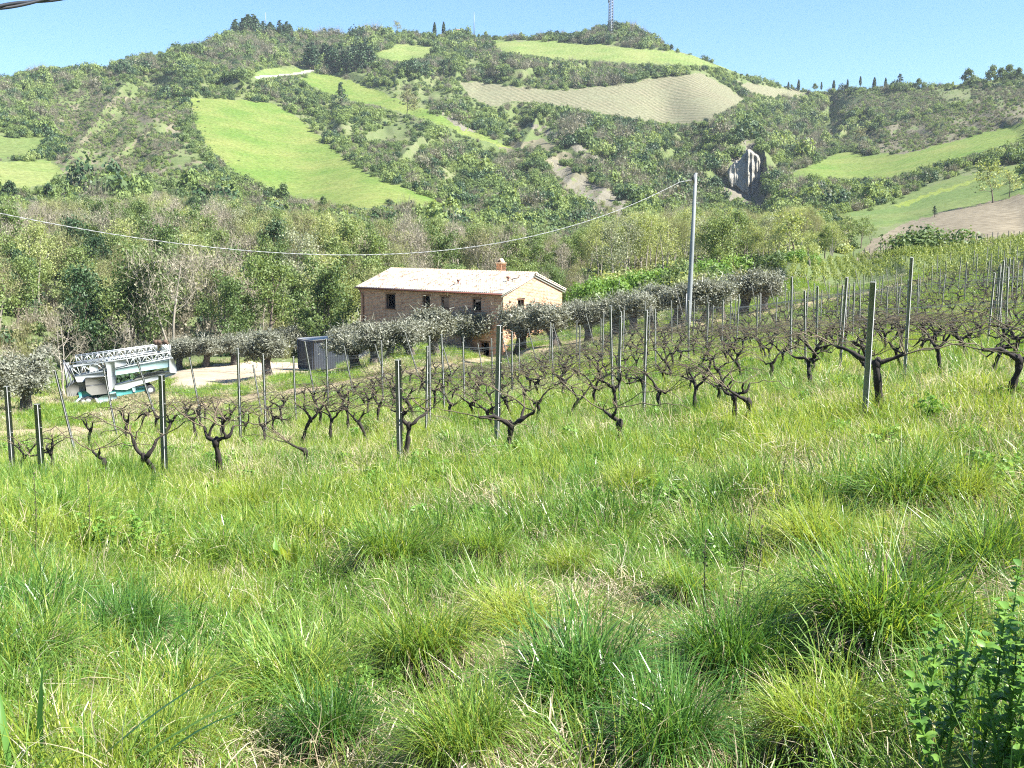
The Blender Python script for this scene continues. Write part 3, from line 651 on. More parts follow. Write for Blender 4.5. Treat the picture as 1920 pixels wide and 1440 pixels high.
for i, (px, b, t, k, lab) in enumerate([
    (1687,168,142,'p','broad dark conifer on the right ridge beside a low pale bush'),(1721,165,147,'r','small round tree on the right ridge skyline, right of the conifer'),
    (1528,169,156,'r','small bushy tree on the ridge between the cypress pair and the others'),(1485,168,158,'r','low round bush next to the leftmost ridge cypresses'),
    (1815,160,130,'r','large round tree on the right skyline, left of the tree group'),(1858,155,124,'r','tallest round tree of the group on the right skyline'),(1875,155,128,'r','rounded tree in the middle of the group on the right skyline'),(1893,152,122,'r','rounded tree at the right of the group on the skyline'),(1912,150,128,'r','last tree on the skyline at the right edge'),
    (640,200,158,'p','dark round tree alone at the left side of the upper ridge field'),(530,380,342,'r','single dark round tree at the bottom edge of the long green field'),(605,390,366,'o','small grey tree below the long green field'),
    (762,218,165,'b','bare leafless tree on the edge of the ridge field'),(1610,272,238,'b','dark leafless tree standing in the right valley scrub'),(1752,405,388,'p','small dark cypress bush at the edge of the brown ploughed field'),
    (1862,378,300,'y','large pale budding tree at the end of the green slope, beside the ploughed field'),(1892,368,320,'y','smaller pale budding tree right of the large one above the ploughed field'),
    (235,158,138,'r','bright green round tree on the left hillside below the ridge'),(665,128,92,'p','tall dark conifer at the right end of the conifer clump'),(822,92,78,'p','dark small tree left of the top green field'),(911,92,75,'r','round tree at the left corner of the top green field'),
    (745,60,38,'b','bare tree on the main hilltop skyline'),(832,140,115,'p','dark conifer in the scrub below the small hill field'),(95,378,345,'d','dark evergreen tree at the top of the left wood'),(20,375,340,'d','dark purple-green tree at the left edge above the wood')]):
    tr = {'p': (PIN, 'bark', 'leaf_dark', 8.6), 'r': (ROUND, 'bark', 'leaf_mid', 8.3), 'o': (ROUND, 'bark', 'leaf_mid', 8.3), 'b': (RTHIN, 'bark', 'leaf_brown', 8), 'y': (RTHIN, 'bark_grey', 'leaf_yellow', 8), 'd': (ROUND, 'bark', 'leaf_dark', 8.3)}[k]
    tm, cm = tr[0]
    if k in 'ydob':
        key = cm.name + k
        cm = bpy.data.meshes.get(key) or cm.copy(); 
        if cm.name != key: cm.name = key; cm.materials.clear()
    p, s = at_height(px, b + 2, t, tr[3]); make_tree('conifer' if k == 'p' else 'tree', tm, cm, tr[1], tr[2], p, s, i * 1.3, lab, cat='tree')
for i in range(44):
    px = rng.uniform(578, 700); b = rng.uniform(112, 134); p, s = at_height(px, b, b - rng.uniform(26, 36), 8.6)
    make_tree('conifer', *PIN, 'bark', 'leaf_dark', p, s, i, 'dark conifer in the clump below the main hilltop', 'dark conifer clump on the hill')
for i in range(44):
    px = rng.uniform(436, 545); b = rng.uniform(60, 72); p, s = at_height(px, b, b - rng.uniform(14, 26) * (1.2 if px < 480 else .9), 8.6)
    make_tree('conifer', *PIN, 'bark', 'leaf_dark', p, s, i, 'dark conifer on the left summit of the main hill', 'dark conifers on the left summit')

# ------------------------------------------------------------------ valley wood
K = {
 'fresh': [tree_meshes('t', 10, 6.5, 4200, .20, 1, 0, .3, .13) for _ in range(2)],
 'mid': [tree_meshes('t', 10, 6.0, 4200, .20, 2, 0, .2, .14)],
 'yellow': [tree_meshes('t', 10, 6.5, 2400, .18, 2, 250, .3, .12) for _ in range(2)],
 'pale': [tree_meshes('t', 10, 6.0, 2600, .17, 1, 200, .25, .13)],
 'bare': [tree_meshes('t', 10, 6.0, 420, .20, 3, 1300, .3, .10, 1.0) for _ in range(2)],
 'bareY': [tree_meshes('t', 10, 6.5, 1300, .16, 2, 1000, .3, .11)],
 'dark': [tree_meshes('t', 10, 5.0, 4000, .20, 1, 0, .15, .14)],
}
KM = {'fresh': ('bark', 'leaf_fresh', 'fresh green leafy'), 'mid': ('bark', 'leaf_mid', 'mid green leafy'), 'yellow': ('bark_grey', 'leaf_yellow', 'yellow-green budding'), 'pale': ('bark_grey', 'leaf_pale', 'pale grey-green'),
      'bare': ('bark_grey', 'twig', 'leafless grey-brown many-stemmed'), 'bareY': ('bark_grey', 'leaf_brown', 'brown budding thin-crowned'), 'dark': ('bark', 'leaf_dark', 'dark evergreen ivy-clad')}
top_lim = lambda px: polyl(px, [-200, 0, 60, 200, 420, 560, 660, 880, 1050, 1130, 1300, 1440, 1500, 1560, 1640, 1700], [385, 385, 380, 362, 366, 395, 405, 412, 435, 405, 385, 400, 385, 415, 420, 470])
wood = hillm & (pyC > np.maximum(woods_lim(pxC) + 28, 330)) & (dC > 112) & (pxC < 1555) & ~((pxC > 1060) & (dC < 150)) & ~((pxC > 1400) & (pyC > 492))
P, px, py, d = sample(wood, .028 * (1 + (dC < 190) * .4))
o_ = np.argsort(d); P, px, py, d = P[o_], px[o_], py[o_], d[o_]
keepP = []; 
cell = {}
for i in range(len(P)):
    k = (int(P[i, 0] // 4.8), int(P[i, 1] // 4.8))
    if cell.get(k, 0) >= 1: continue
    cell[k] = cell.get(k, 0) + 1; keepP.append(i)
P, px, py, d = P[keepP], px[keepP], py[keepP], d[keepP]
stuffT = []; cnt = {}
print('wood trees', len(P))
for i in range(len(P)):
    h = rng.uniform(8.5, 13)
    lim = float(top_lim(px[i])) + 7 * float(vnoise(np.array(px[i] / 30), np.array(3.0)))
    h = min(h, (py[i] - lim) / FPX * d[i])
    if h < 2.5: continue
    if 560 < px[i] < 1120 and d[i] < 150: h = min(h, (py[i] - 492 - (px[i] < 720) * -40) / FPX * d[i]); 
    if h < 2.2: continue
    nz = float(vnoise(np.array(px[i] / 70.), np.array(py[i] / 38.))); u = rng.random() + .28 * nz
    if px[i] > 1110: kind = 'yellow' if u > .62 else ('bareY' if u > .38 else ('pale' if u > .24 else ('fresh' if u > .02 else 'bare')))
    elif px[i] > 560: kind = 'fresh' if u > .62 else ('mid' if u > .44 else ('bareY' if u > .28 else ('bare' if u > .1 else 'yellow')))
    else: kind = 'fresh' if u > .74 else ('mid' if u > .60 else ('bare' if u > .48 else ('bareY' if u > .30 else ('yellow' if u > .14 else ('pale' if u > .04 else 'dark')))))
    if px[i] < 560 and py[i] < 470 and rng.random() < .5: kind = rng.choice(['bareY', 'pale', 'yellow', 'bare'])
    v = int(rng.integers(0, len(K[kind]))); tm, cm = K[kind][v]; b, l, desc = KM[kind]
    where = 'valley below the right slope' if px[i] > 1110 else ('wood behind the farmhouse' if px[i] > 560 else 'wood behind the crane')
    if i < 300:
        make_tree('tree', tm, cm, b, l, P[i] - [0, 0, .3], h / 10, rng.uniform(0, 6.28), desc + ' tree in the ' + where, desc + ' trees in the ' + where, sz=rng.uniform(.95, 1.15))
    else: stuffT.append((P[i] - [0, 0, .3], h / 10, kind, v))
kl = [(k, v) for k in K for v in range(len(K[k]))]
protos = []
for k, v in kl:
    tm, cm = K[k][v]
    for me, mt in ((tm, KM[k][0]), (cm, KM[k][1])):
        if not me.materials: me.materials.append(MAT[mt])
        protos.append(me)
if stuffT:
    pts = []; rt = []; sc = []; ix = []
    for p, s, k, v in stuffT:
        r_ = rng.uniform(0, 6.28); j = kl.index((k, v))
        for e in (0, 1): pts.append(p); rt.append((0, 0, r_)); sc.append((s, s, s * 1.05)); ix.append(2 * j + e)
    scatter('valley_wood', protos, pts, rt, sc, ix, 'farther budding trees of the valley wood merging into one mass', 'woodland')
# undergrowth of the wood
UB = [mk(bush_mesh(420, .17), 'leaf_fresh'), mk(bush_mesh(420, .17), 'leaf_mid'), mk(bush_mesh(200, .13, twig=220, h=1.1), 'leaf_brown'), mk(bush_mesh(420, .17), 'leaf_dark'), mk(bush_mesh(350, .16), 'leaf_yellow'), mk(bush_mesh(120, .12, twig=300, h=1.2), 'twig')]
P, px, py, d = sample(hillm & (dC > 108) & (pyC > 380) & (pxC < 1600) & ~((pxC > 1440) & (pyC > 480)), .055); n = len(P)
sc = rng.uniform(.9, 2.2, n)
vis = (d > 118) | (px < 560) | (px > 1060)
P, sc, px = P[vis], sc[vis], px[vis]; n = len(P)
scatter('wood_undergrowth', UB, P, np.stack([np.zeros(n), np.zeros(n), rng.uniform(0, 6.28, n)], 1), np.stack([sc, sc, sc * 1.1], 1), np.where(px > 1110, rng.choice([0, 1, 4, 4, 2], n), rng.choice([0, 1, 2, 3, 5, 5, 2], n)), 'tangled green and brown undergrowth between the valley trees', 'undergrowth')
# bright green bushes right of the farmhouse and the dark shrub on the ploughed field
def bush_thing(px, b, wpx, hpx, mesh, label, group=None, name='bush'):
    p = ground_px(px, b); d = math.hypot(p.x, p.y); o = link(name, mesh, loc=p - Vector((0, 0, .2)))
    s = wpx / FPX * d / 1.9; o.scale = (s, s, hpx / FPX * d / 1.15); o.rotation_euler = (0, 0, rng.uniform(0, 6.28)); return tag(o, label, 'bush', group)
BB = [mk(bush_mesh(3600, .085, sub=9), 'leaf_mid'), mk(bush_mesh(3600, .085, sub=9), 'leaf_lush'), mk(bush_mesh(2600, .10, sub=9), 'leaf_dark')]
for i, (px_, b, wd, ht, k) in enumerate([(1075,560,70,45,1),(1110,566,80,60,1),(1150,562,90,62,1),(1195,555,90,66,1),(1240,548,90,62,1),(1285,540,95,66,0),(1330,530,95,60,1),(1375,520,90,60,1),(1420,512,80,44,4),(1050,556,50,34,1),(1465,496,70,36,0),(1500,492,60,34,1)]):
    k = 0 if k == 4 else k
    bush_thing(px_, b, wd, ht, BB[k], 'bright green dense bush behind the olive row, %s from the left' % ORD[[9,0,1,2,3,4,5,6,7,8,10,11].index(i)] if False else 'bright green dense bush in the hedge behind the olive row', 'bright green bushes behind the olives')
bush_thing(1740, 474, 130, 62, BB[0], 'large round dark green bush below the brown ploughed field')
bush_thing(1395, 462, 40, 16, BB[2], 'small dark green bush among the yellow valley trees')
GT = tree_meshes('t', 8, 6, 1500, .22, 2, 150, .35, .12); CT = tree_meshes('t', 12, 9, 700, .18, 3, 2200, .2, .09)
for i, (px_, b, t) in enumerate([(1575,462,412),(1592,462,408),(1612,466,404),(1634,456,418)]):
    p, s = at_height(px_, b, t, 8); make_tree('tree', *GT, 'bark', 'leaf_fresh', p, s, i * 2, ['leftmost', 'second', 'third and tallest', 'rightmost thin'][i] + ' of four light green trees at the corner of the ploughed field', 'four trees by the ploughed field')
p, s = at_height(1490, 485, 386, 8); YT = (RTHIN[0], [m for m in bpy.data.meshes if m.name.endswith('y') and m.materials and m.materials[0] == MAT['leaf_yellow']][0])
make_tree('tree', *YT, 'bark_grey', 'leaf_yellow', p, s, 1, 'tall pale yellow tree with dark ivy trunk in the valley below the cliff')
for i, (px_, b, t) in enumerate([(1195,505,396),(1262,500,398)]):
    p, s = at_height(px_, b, t, 12); make_tree('tree', *CT, 'bark_grey', 'leaf_brown', p, s, i, ['wide fan-shaped leafless tree left of the utility pole', 'fan-shaped bare tree right behind the utility pole'][i])
for i in range(10):
    px_ = [1135,1170,1225,1310,1340,1370,1405,1430,1455,1520][i]; b = 505 - abs(i - 3); t = [450,440,436,408,425,412,410,412,416,425][i]
    p, s = at_height(px_, b, t, 10); make_tree('tree', *K['yellow'][i % 2], 'bark_grey', 'leaf_yellow', p, s, i * .7, KM['yellow'][2] + ' tree in the valley below the right slope', KM['yellow'][2] + ' trees in the valley below the right slope')
# bare white-limbed tree behind the crane
BT = tree_meshes('t', 9, 8, 160, .14, 2, 700, .25, .1)
p, s = at_height(122, 745, 578, 9); make_tree('bare_tree', *BT, 'bark_grey', 'twig', p, s, 2.2, 'bare tree with pale crooked limbs standing left of the crane', cat='tree')
p, s = at_height(215, 720, 600, 9); make_tree('bare_tree', *BT, 'bark_grey', 'twig', p, s, .6, 'leafless pale tree standing behind the crane', cat='tree')

# ------------------------------------------------------------------ olive trees
MAT['bark_olive'] = simple('olive_bark', (.12, .10, .082), .95, nscale=7, var=.55, bump=.8)
def olive(seed):
    T = MB(); C = MB()
    lean = rng.normal(0, .12, 2)
    tr = [Vector((0, 0, -.3)), Vector((lean[0], lean[1], .35)), Vector((lean[0] * 2.5, lean[1] * 2, .85)), Vector((lean[0] * 3, lean[1] * 3, 1.3))]
    T.tube(tr, [.44, .30, .25, .30], 9)
    T.tube([Vector((.2, .05, -.2)), tr[1] + Vector((.1, .05, 0)), tr[3] + Vector((.15, 0, .15))], [.2, .16, .12], 6)
    tips = []
    for k in range(5):
        a = k * 1.26 + rng.uniform(-.3, .3); lp = limb(tr[3] - Vector((0, 0, .15)), (math.cos(a), math.sin(a), .95), 1.65, 6, .17, .11)
        T.tube(lp, [.19, .15, .12, .09, .07, .05, .03], 6, False); tips += [lp[-1], lp[4], lp[3]]
        for m in range(4):
            j = int(rng.integers(2, 6)); sp = limb(lp[j], Vector(rng.normal(0, 1, 3)) + Vector((0, 0, .9)), 1.0, 4, .25, .1)
            T.tube(sp, [.05, .04, .03, .02, .01], 4, False); tips += [sp[-1], sp[2]]
    for t in tips:
        t = Vector((t.x, t.y, max(t.z, rng.uniform(1.45, 1.9)))); r = rng.uniform(.38, .74); P, d = blob_pts(np.zeros(3), r, 210, .3, .35, -.85); P[:, 2] *= .85
        C.quads(leaf_quads(np.array(t[:]) + P, .088, d * .5 + [0, 0, .2], 1.5), np.clip(rng.normal(rng.uniform(.35, .65), .22, len(P)), 0, 1))
    b = np.array([tips[i][:] for i in rng.integers(0, len(tips), 900)]) + rng.normal(0, .45, (900, 3)); dd = unit(900) * .7 + [0, 0, .6]; e = b + dd * rng.uniform(.15, .5, (900, 1)); sdv = unit(900) * .02
    C.quads(np.stack([b - sdv, b + sdv, e + sdv * .3, e - sdv * .3], 1), rng.uniform(.5, 1, 900))
    return mk(T.mesh('trunk', True), 'bark_olive'), mk(C.mesh('crown'), 'leaf_olive')
OL = [olive(i) for i in range(5)]
OLV = [(-10,790,668,'at the left edge of the photo'),(50,772,668,'dark one at the left below the crane jib'),(95,700,650,'behind the bare tree left of the crane'),(335,694,630,'small one right behind the crane'),(385,688,620,'with the Y-shaped trunk on the far side of the yard'),(440,684,618,'on the far edge of the gravel yard'),
 (502,705,608,'alone in front of the gravel yard'),(530,668,606,'behind the left end of the container'),(655,668,604,'right behind the container'),(668,692,598,'in front of the right end of the container'),(728,676,590,'at the left end of the farmhouse front'),(700,690,602,'between the container and the farmhouse'),(815,668,566,'before the middle of the farmhouse front'),(775,672,590,'left of the middle of the farmhouse front'),
 (876,662,566,'with a red-brown trunk before the farmhouse door'),(925,662,558,'before the front corner of the farmhouse'),(976,657,556,'before the bright gable wall, thick dark trunk'),(1045,650,556,'with a forked trunk at the right end of the gable'),(1105,640,556,'first right of the farmhouse'),(1150,632,540,'second right of the farmhouse'),
 (1190,624,536,'left of the utility pole, low'),(1226,616,524,'directly left of the utility pole with a split trunk'),(1262,612,528,'right behind the utility pole'),(1318,604,520,'first right of the utility pole'),(1352,598,512,'second right of the utility pole'),(1392,592,504,'third right of the utility pole'),(1432,584,506,'last one at the right end of the row'),
 (270,690,640,'partly hidden behind the crane mast'),(480,668,622,'small one behind the yard'),(1080,610,560,'half hidden right behind the gable')]
for i, (px_, b, t, lab) in enumerate(OLV):
    p, s = at_height(px_, b, t, 3.5); tm, cm = OL[i % 5]
    o = make_tree('olive_tree', tm, cm, 'bark_olive', 'leaf_olive', p, s * .98, i * 2.1, 'grey-green olive tree ' + lab, 'olive trees along the track')
    o.scale = (s * rng.uniform(1.08, 1.32), s * rng.uniform(1.08, 1.32), s * rng.uniform(.86, 1.0))

# ------------------------------------------------------------------ farmhouse
HO = Vector((-.7809, 98.0, 0)); HR = math.atan2(-.626, .783); HL, HW = 18.3, 8.9
ux = Vector((math.cos(HR), math.sin(HR), 0)); uy = Vector((-math.sin(HR), math.cos(HR), 0))
H0 = HO - ux * HL                                             # front-left corner, local origin
def hz(px, py, y):
    x, yy, z = ray(px, py); return float(z / yy * y)
ZE = hz(943, 549.5, 98.0)       # eaves
ZB_ = ZE - 7.2
def hit(px, py, gable=False):
    x, y, z = [float(q) for q in ray(px, py)]; r = Vector((x, y, z)); nrm = ux if gable else uy; o = HO
    t = o.dot(nrm) / r.dot(nrm); q = r * t - H0
    return (q.dot(uy) if gable else q.dot(ux)), q.z + H0.z - ZB_
def brick_mat():
    m, n, b = new_mat('old_brick'); tc = N(n, 'ShaderNodeTexCoord'); mp = N(n, 'ShaderNodeMapping')
    cx_ = N(n, 'ShaderNodeSeparateXYZ'); n.links.new(tc.outputs['Object'], cx_.inputs[0])
    ad = N(n, 'ShaderNodeMath', operation='ADD'); n.links.new(cx_.outputs[0], ad.inputs[0]); n.links.new(cx_.outputs[1], ad.inputs[1])
    cb = N(n, 'ShaderNodeCombineXYZ'); n.links.new(ad.outputs[0], cb.inputs[0]); n.links.new(cx_.outputs[2], cb.inputs[1])
    br = N(n, 'ShaderNodeTexBrick'); n.links.new(cb.outputs[0], br.inputs[0]); br.inputs['Scale'].default_value = 1; br.inputs['Brick Width'].default_value = .42; br.inputs['Row Height'].default_value = .135
    br.inputs['Mortar Size'].default_value = .016; br.inputs['Bias'].default_value = -.1; br.inputs['Color1'].default_value = (.38, .145, .075, 1); br.inputs['Color2'].default_value = (.68, .33, .175, 1); br.inputs['Mortar'].default_value = (.54, .46, .36, 1)
    f = noise(n, 1.1, 6, .7); f2 = noise(n, 5, 4, .8)
    c = mixc(n, ramp(n, f, [(.38, (0, 0, 0)), (.72, (.4, .4, .4))]), br.outputs[0], (.70, .47, .31))
    c = mixc(n, .55, c, ramp(n, f2, [(.35, (.3, .3, .3)), (.65, (.75, .75, .75))]), 'OVERLAY')
    n.links.new(c, b.inputs['Base Color']); b.inputs['Roughness'].default_value = .9
    bp = N(n, 'ShaderNodeBump'); bp.inputs['Distance'].default_value = .03; n.links.new(br.outputs['Fac'], bp.inputs['Height']); bp.invert = True; n.links.new(bp.outputs[0], b.inputs['Normal'])
    return m
MAT['brick'] = brick_mat()
MAT['tile'] = soil('roof_tile', [(0, (.36, .24, .16)), (.3, (.58, .44, .31)), (.65, (.72, .59, .43)), (1, (.80, .70, .54))], .3, 3.2, 14, .2, .02)
MAT['tile_red'] = simple('red_tile', (.42, .22, .14), .8, nscale=6, var=.4)
MAT['copper'] = simple('copper_brown', (.22, .075, .045), .5, nscale=3)
MAT['wood_dark'] = simple('dark_wood', (.11, .07, .045), .8, nscale=6, var=.4)
MAT['inner'] = simple('inner_shade', (.03, .027, .025), .95)  # near-black colour stands in for the unlit interior
MAT['plaster'] = simple('pale_stone', (.70, .64, .54), .9, nscale=2, var=.2)
house = empty('farmhouse', (H0.x, H0.y, ZB_), HR, 'long two-storey brick farmhouse with pale tiled roof and empty window openings', 'house')
zt = ZE - ZB_
def wallgrid(mb, L, Hh, holes, y, inward, th=.45, axis='x', top=None):
    xs = sorted({0, L} | {h[0] for h in holes} | {h[1] for h in holes}); zs = sorted({0, Hh} | {h[2] for h in holes} | {h[3] for h in holes})
    def P(a, z, o): 
        return (a, y + inward * o, z) if axis == 'x' else (y + inward * o, a, z)
    for i in range(len(xs) - 1):
        for j in range(len(zs) - 1):
            xm, zm = (xs[i] + xs[i + 1]) / 2, (zs[j] + zs[j + 1]) / 2
            if any(h[0] < xm < h[1] and h[2] < zm < h[3] for h in holes): continue
            for o in (0, th):
                mb.add([P(xs[i], zs[j], o), P(xs[i + 1], zs[j], o), P(xs[i + 1], zs[j + 1], o), P(xs[i], zs[j + 1], o)], [(0, 1, 2, 3)])
    for h in holes:
        c = [(h[0], h[2]), (h[1], h[2]), (h[1], h[3]), (h[0], h[3])]
        for k in range(4):
            a, b = c[k], c[(k + 1) % 4]; mb.add([P(*a, 0), P(*b, 0), P(*b, th), P(*a, th)], [(0, 1, 2, 3)])
fh = []
for (x0, y0, x1, y1) in [(723,552,741,578),(792,555,806,575),(827,557,842,578),(886,561,902,582),(901,643,917,666),(865,641,879,657),(806,648,822,672),(716,652,742,676)]:
    a, b = hit(x0, y1), hit(x1, y0); fh.append((a[0], b[0], a[1], b[1]))
gh = []
for (x0, y0, x1, y1) in [(971,562,983,584),(992,640,998,655)]:
    a, b = hit(x0, y1, True), hit(x1, y0, True); gh.append((a[0], b[0], a[1], b[1]))
mb = MB(); wallgrid(mb, HL, zt, fh, 0, 1); wallgrid(mb, HL, zt, [], HW, -1); wallgrid(mb, HW, zt, gh, HL, -1, axis='y'); wallgrid(mb, HW, zt, [], 0, 1, axis='y')
RI = 1.55
for x in (HL, HL - .45, 0, .45): mb.add([(x, 0, zt), (x, HW, zt), (x, HW / 2, zt + RI)], [(0, 1, 2)])
wall = mb.build('wall', MAT['brick'], house)
mb = MB()
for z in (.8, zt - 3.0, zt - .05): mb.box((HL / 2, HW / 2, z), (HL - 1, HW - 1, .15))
mb.box((HL * .45, HW / 2, zt / 2), (.2, HW - 1, zt - .2)); mb.box((HL / 2, 1.3, zt / 2), (HL - 1, .2, zt - .2)); mb.box((HL - 1.3, HW / 2, zt / 2), (.2, HW - 1, zt - .2)); mb.build('floor_and_dark_screen', MAT['inner'], house)  # floors, cross wall, and dark screens added behind openings to blacken them
# window parts: lintel, sill and half-built wooden frame
for i, h in enumerate(fh + gh):
    g = i >= len(fh); mb = MB(); W_ = h[1] - h[0]; Hh = h[3] - h[2]
    def bx(c0, c1, z0, z1, o0, o1):
        ca, da = (c0 + c1) / 2, abs(c1 - c0)
        if g: mb.box((HL - (o0 + o1) / 2, ca, (z0 + z1) / 2), (abs(o1 - o0), da, z1 - z0), None, .01)
        else: mb.box((ca, (o0 + o1) / 2, (z0 + z1) / 2), (da, abs(o1 - o0), z1 - z0), None, .01)
    f = .07
    bx(h[0], h[0] + f, h[2] + f, h[3] - f, .16, .28); bx(h[1] - f, h[1], h[2] + f, h[3] - f, .16, .28); bx(h[0], h[1], h[3] - f, h[3] - .003, .16, .28); bx(h[0], h[1], h[2] + .003, h[2] + f, .16, .28)
    wn = mb.build('window_frame' if i not in (4, 7) else 'door_frame', MAT['wood_dark'], house)
    mb = MB(); bx(h[0] - .1, h[1] + .1, h[2] - .09, h[2] - .003, -.06, .10); mb.build('sill', MAT['tile_red'], wn)
    mb = MB(); bx(h[0] - .12, h[1] + .12, h[3] + .003, h[3] + .16, -.012, .1); mb.build('lintel', MAT['tile_red'], wn)
# roof of curved tiles
def roof_side(front):
    ov = .42; half = HW / 2 + ov; n_t = int((HL + .5) / .24); rows = 17; K_ = 6; V = []; F = []; r = []
    sl = math.hypot(half, RI * half / (HW / 2)); xs = np.linspace(-.25, HL + .25, n_t * K_ + 1); ph = (np.arange(n_t * K_ + 1) % K_) / K_
    prof = np.abs(np.sin(ph * PI)) * .085
    vid = 0; jit = rng.random((rows, n_t + 1))
    for q in range(rows):
        for e, lift in ((0, .045), (1, .0)):
            f = (q + e) / rows; f = min(f, 1)
            yy = -ov + f * half; z = zt - .02 + (yy) * RI / (HW / 2) + .10
            for k, x in enumerate(xs):
                V.append((x, yy if front else HW - yy, z + prof[k] + lift + .01 * jit[q, k // K_])); r.append(jit[q, k // K_])
        b = q * 2 * len(xs)
        for k in range(len(xs) - 1): F.append((b + k, b + k + 1, b + len(xs) + k + 1, b + len(xs) + k))
        if q:
            pb = (q - 1) * 2 * len(xs) + len(xs)
            for k in range(len(xs) - 1): F.append((pb + k, pb + k + 1, b + k + 1, b + k))
        else:
            nb = rows * 2 * len(xs)
    base = len(V)
    for k, x in enumerate(xs): V.append((x, (-ov if front else HW + ov), zt - .02 - ov * RI / (HW / 2) + .06)); r.append(.3)
    for k in range(len(xs) - 1): F.append((base + k, base + k + 1, k + 1, k))
    return V, F, r
V1, F1, r1 = roof_side(True); V2, F2, r2 = roof_side(False)
mb = MB(); mb.s = None
V = np.array(V1 + V2); F = F1 + [tuple(i + len(V1) for i in f) for f in F2]
me = np_mesh('roof', V, F, False, r1 + r2)
m, n, b = new_mat('roof_tiles'); at = N(n, 'ShaderNodeAttribute', attribute_name='rnd'); f1 = noise(n, .5, 5, .7); f2 = noise(n, 6, 4, .7)
c = ramp(n, at.outputs['Fac'], [(0, (.20, .11, .07)), (.10, (.40, .27, .18)), (.24, (.56, .46, .33)), (.75, (.68, .60, .47)), (1, (.76, .70, .58))])
c = mixc(n, ramp(n, f1, [(.35, (0, 0, 0)), (.65, (.5, .5, .5))]), c, (.68, .58, .43)); c = mixc(n, .22, c, ramp(n, f2, [(.3, (.25, .25, .25)), (.7, (.75, .75, .75))]), 'OVERLAY')
n.links.new(c, b.inputs['Base Color']); b.inputs['Roughness'].default_value = .85; MAT['roof'] = m
roof = link('roof', me, m, house)
mb = MB(); 
for q in range(62): 
    x = -.25 + q * .305; mb.tube([(x, HW / 2, zt + RI + .07), (x + .34, HW / 2, zt + RI + .10)], [.13, .115], 8)
mb.build('ridge_tile', MAT['tile'], roof)
mb = MB(); sl = RI / (HW / 2)
for k in range(38):    # rafters and eaves boards
    x = .1 + k * (HL - .2) / 37; mb.bar((x, -.38, zt - .38 * sl - .05), (x, .5, zt + .5 * sl - .08), .08, .11)
mb.build('rafter', MAT['wood_dark'], house)
mb = MB()
for s_1 in (0, 1):       # moulded verge on the gables
    for x in (HL + .03,):
        y0, y1 = (-.36, HW / 2) if s_1 == 0 else (HW + .36, HW / 2); z0 = zt - .36 * sl
        mb.bar((x + .09, y0, z0 - .02), (x + .09, y1, zt + RI - .03), .16, .10); mb.bar((x + .03, y0, z0 - .2), (x + .03, y1, zt + RI - .22), .08, .12)
mb.build('verge', MAT['plaster'], house)
mb = MB(); mb.tube([(-.2, -.46, zt - .12), (HL + .2, -.46, zt - .12)], .075, 8); g_ = mb.build('gutter', MAT['copper'], house, True)
mb = MB(); mb.tube([(.35, -.46, zt - .15), (.38, -.4, zt - .45), (.45, -.1, zt - .8), (.45, -.1, 1.0)], .055, 8); mb.build('downpipe', MAT['copper'], g_, True)
ch = Vector((0, 0, 0)); cxh = 13.6
mb = MB(); mb.box((cxh, HW / 2 + 1.0, zt + RI + .2), (.7, .6, 1.3), None, .02); cm_ = mb.build('chimney', MAT['brick'], roof)
mb = MB(); mb.box((cxh, HW / 2 + 1.0, zt + RI + .9), (.86, .76, .1), None, .02)
for a in (-.3, .3): mb.bar((cxh + a, HW / 2 + 1, zt + RI + .95), (cxh, HW / 2 + 1, zt + RI + 1.3), .5, .06)
mb.build('chimney_cap', MAT['tile'], cm_)
for (vx, vy) in ((11.9, 1.2), (17.0, 2.3)):
    z = zt + vy * sl + .1; mb = MB(); mb.tube([(vx, vy, z), (vx, vy, z + .35)], .07, 8); mb.tube([(vx - .12, vy, z + .38), (vx + .12, vy, z + .38)], .09, 8); mb.build('vent_pipe', MAT['copper'], roof)
mb = MB(); mb.bar((17.6, 2.9, zt + 2.9 * sl), (17.75, 3.1, zt + 2.9 * sl + .5), .05); mb.bar((17.2, 2.5, zt + 2.5 * sl + .25), (17.7, 2.95, zt + 2.9 * sl + .25), .06); mb.build('bracket', MAT['wood_dark'], roof)

# ------------------------------------------------------------------ container
MAT['cont'] = simple('container_blue_grey', (.04, .048, .062), .5, .1, 3, .25)
MAT['cont_roof'] = simple('container_white_roof', (.5, .5, .48), .6, 0, 1, .15)
MAT['steel_dark'] = simple('dark_steel', (.07, .075, .085), .5, .3)
cp = ground_px(588, 697); cw, cl, chh = 2.44, 6.06, 2.59
cbase = Vector((cp.x, cp.y, cp.z - .02)); crz = R(40)
cont = empty('shipping_container', cbase, crz, 'dark blue-grey corrugated shipping container with white roof standing on the gravel yard', 'container')
def corr(a, b, z0, z1, nrm, name, n=26, dep=.05):
    a = Vector(a); b = Vector(b); V = []; F = []
    off = [0, 0, dep, dep]; k = 0; pts = []
    for i in range(n * 4 + 1):
        f = (i // 4 + [0, .3, .5, .8][i % 4]) / n if i < n * 4 else 1; p = a.lerp(b, min(f, 1)); p = p - Vector(nrm) * off[i % 4] if i < n * 4 else p; pts.append(p)
    for p in pts: V += [(p.x, p.y, z0), (p.x, p.y, z1)]
    for i in range(len(pts) - 1): F.append((2 * i, 2 * i + 2, 2 * i + 3, 2 * i + 1))
    m_ = MB(); m_.add(V, F); return m_.build(name, MAT['cont'], cont)
ew = 2.0
corr((.08, 0, 0), (cl - .08, 0, 0), .16, chh - .1, (0, -1, 0), 'side_panel'); corr((.08, cw, 0), (cl - .08, cw, 0), .16, chh - .1, (0, 1, 0), 'side_panel')
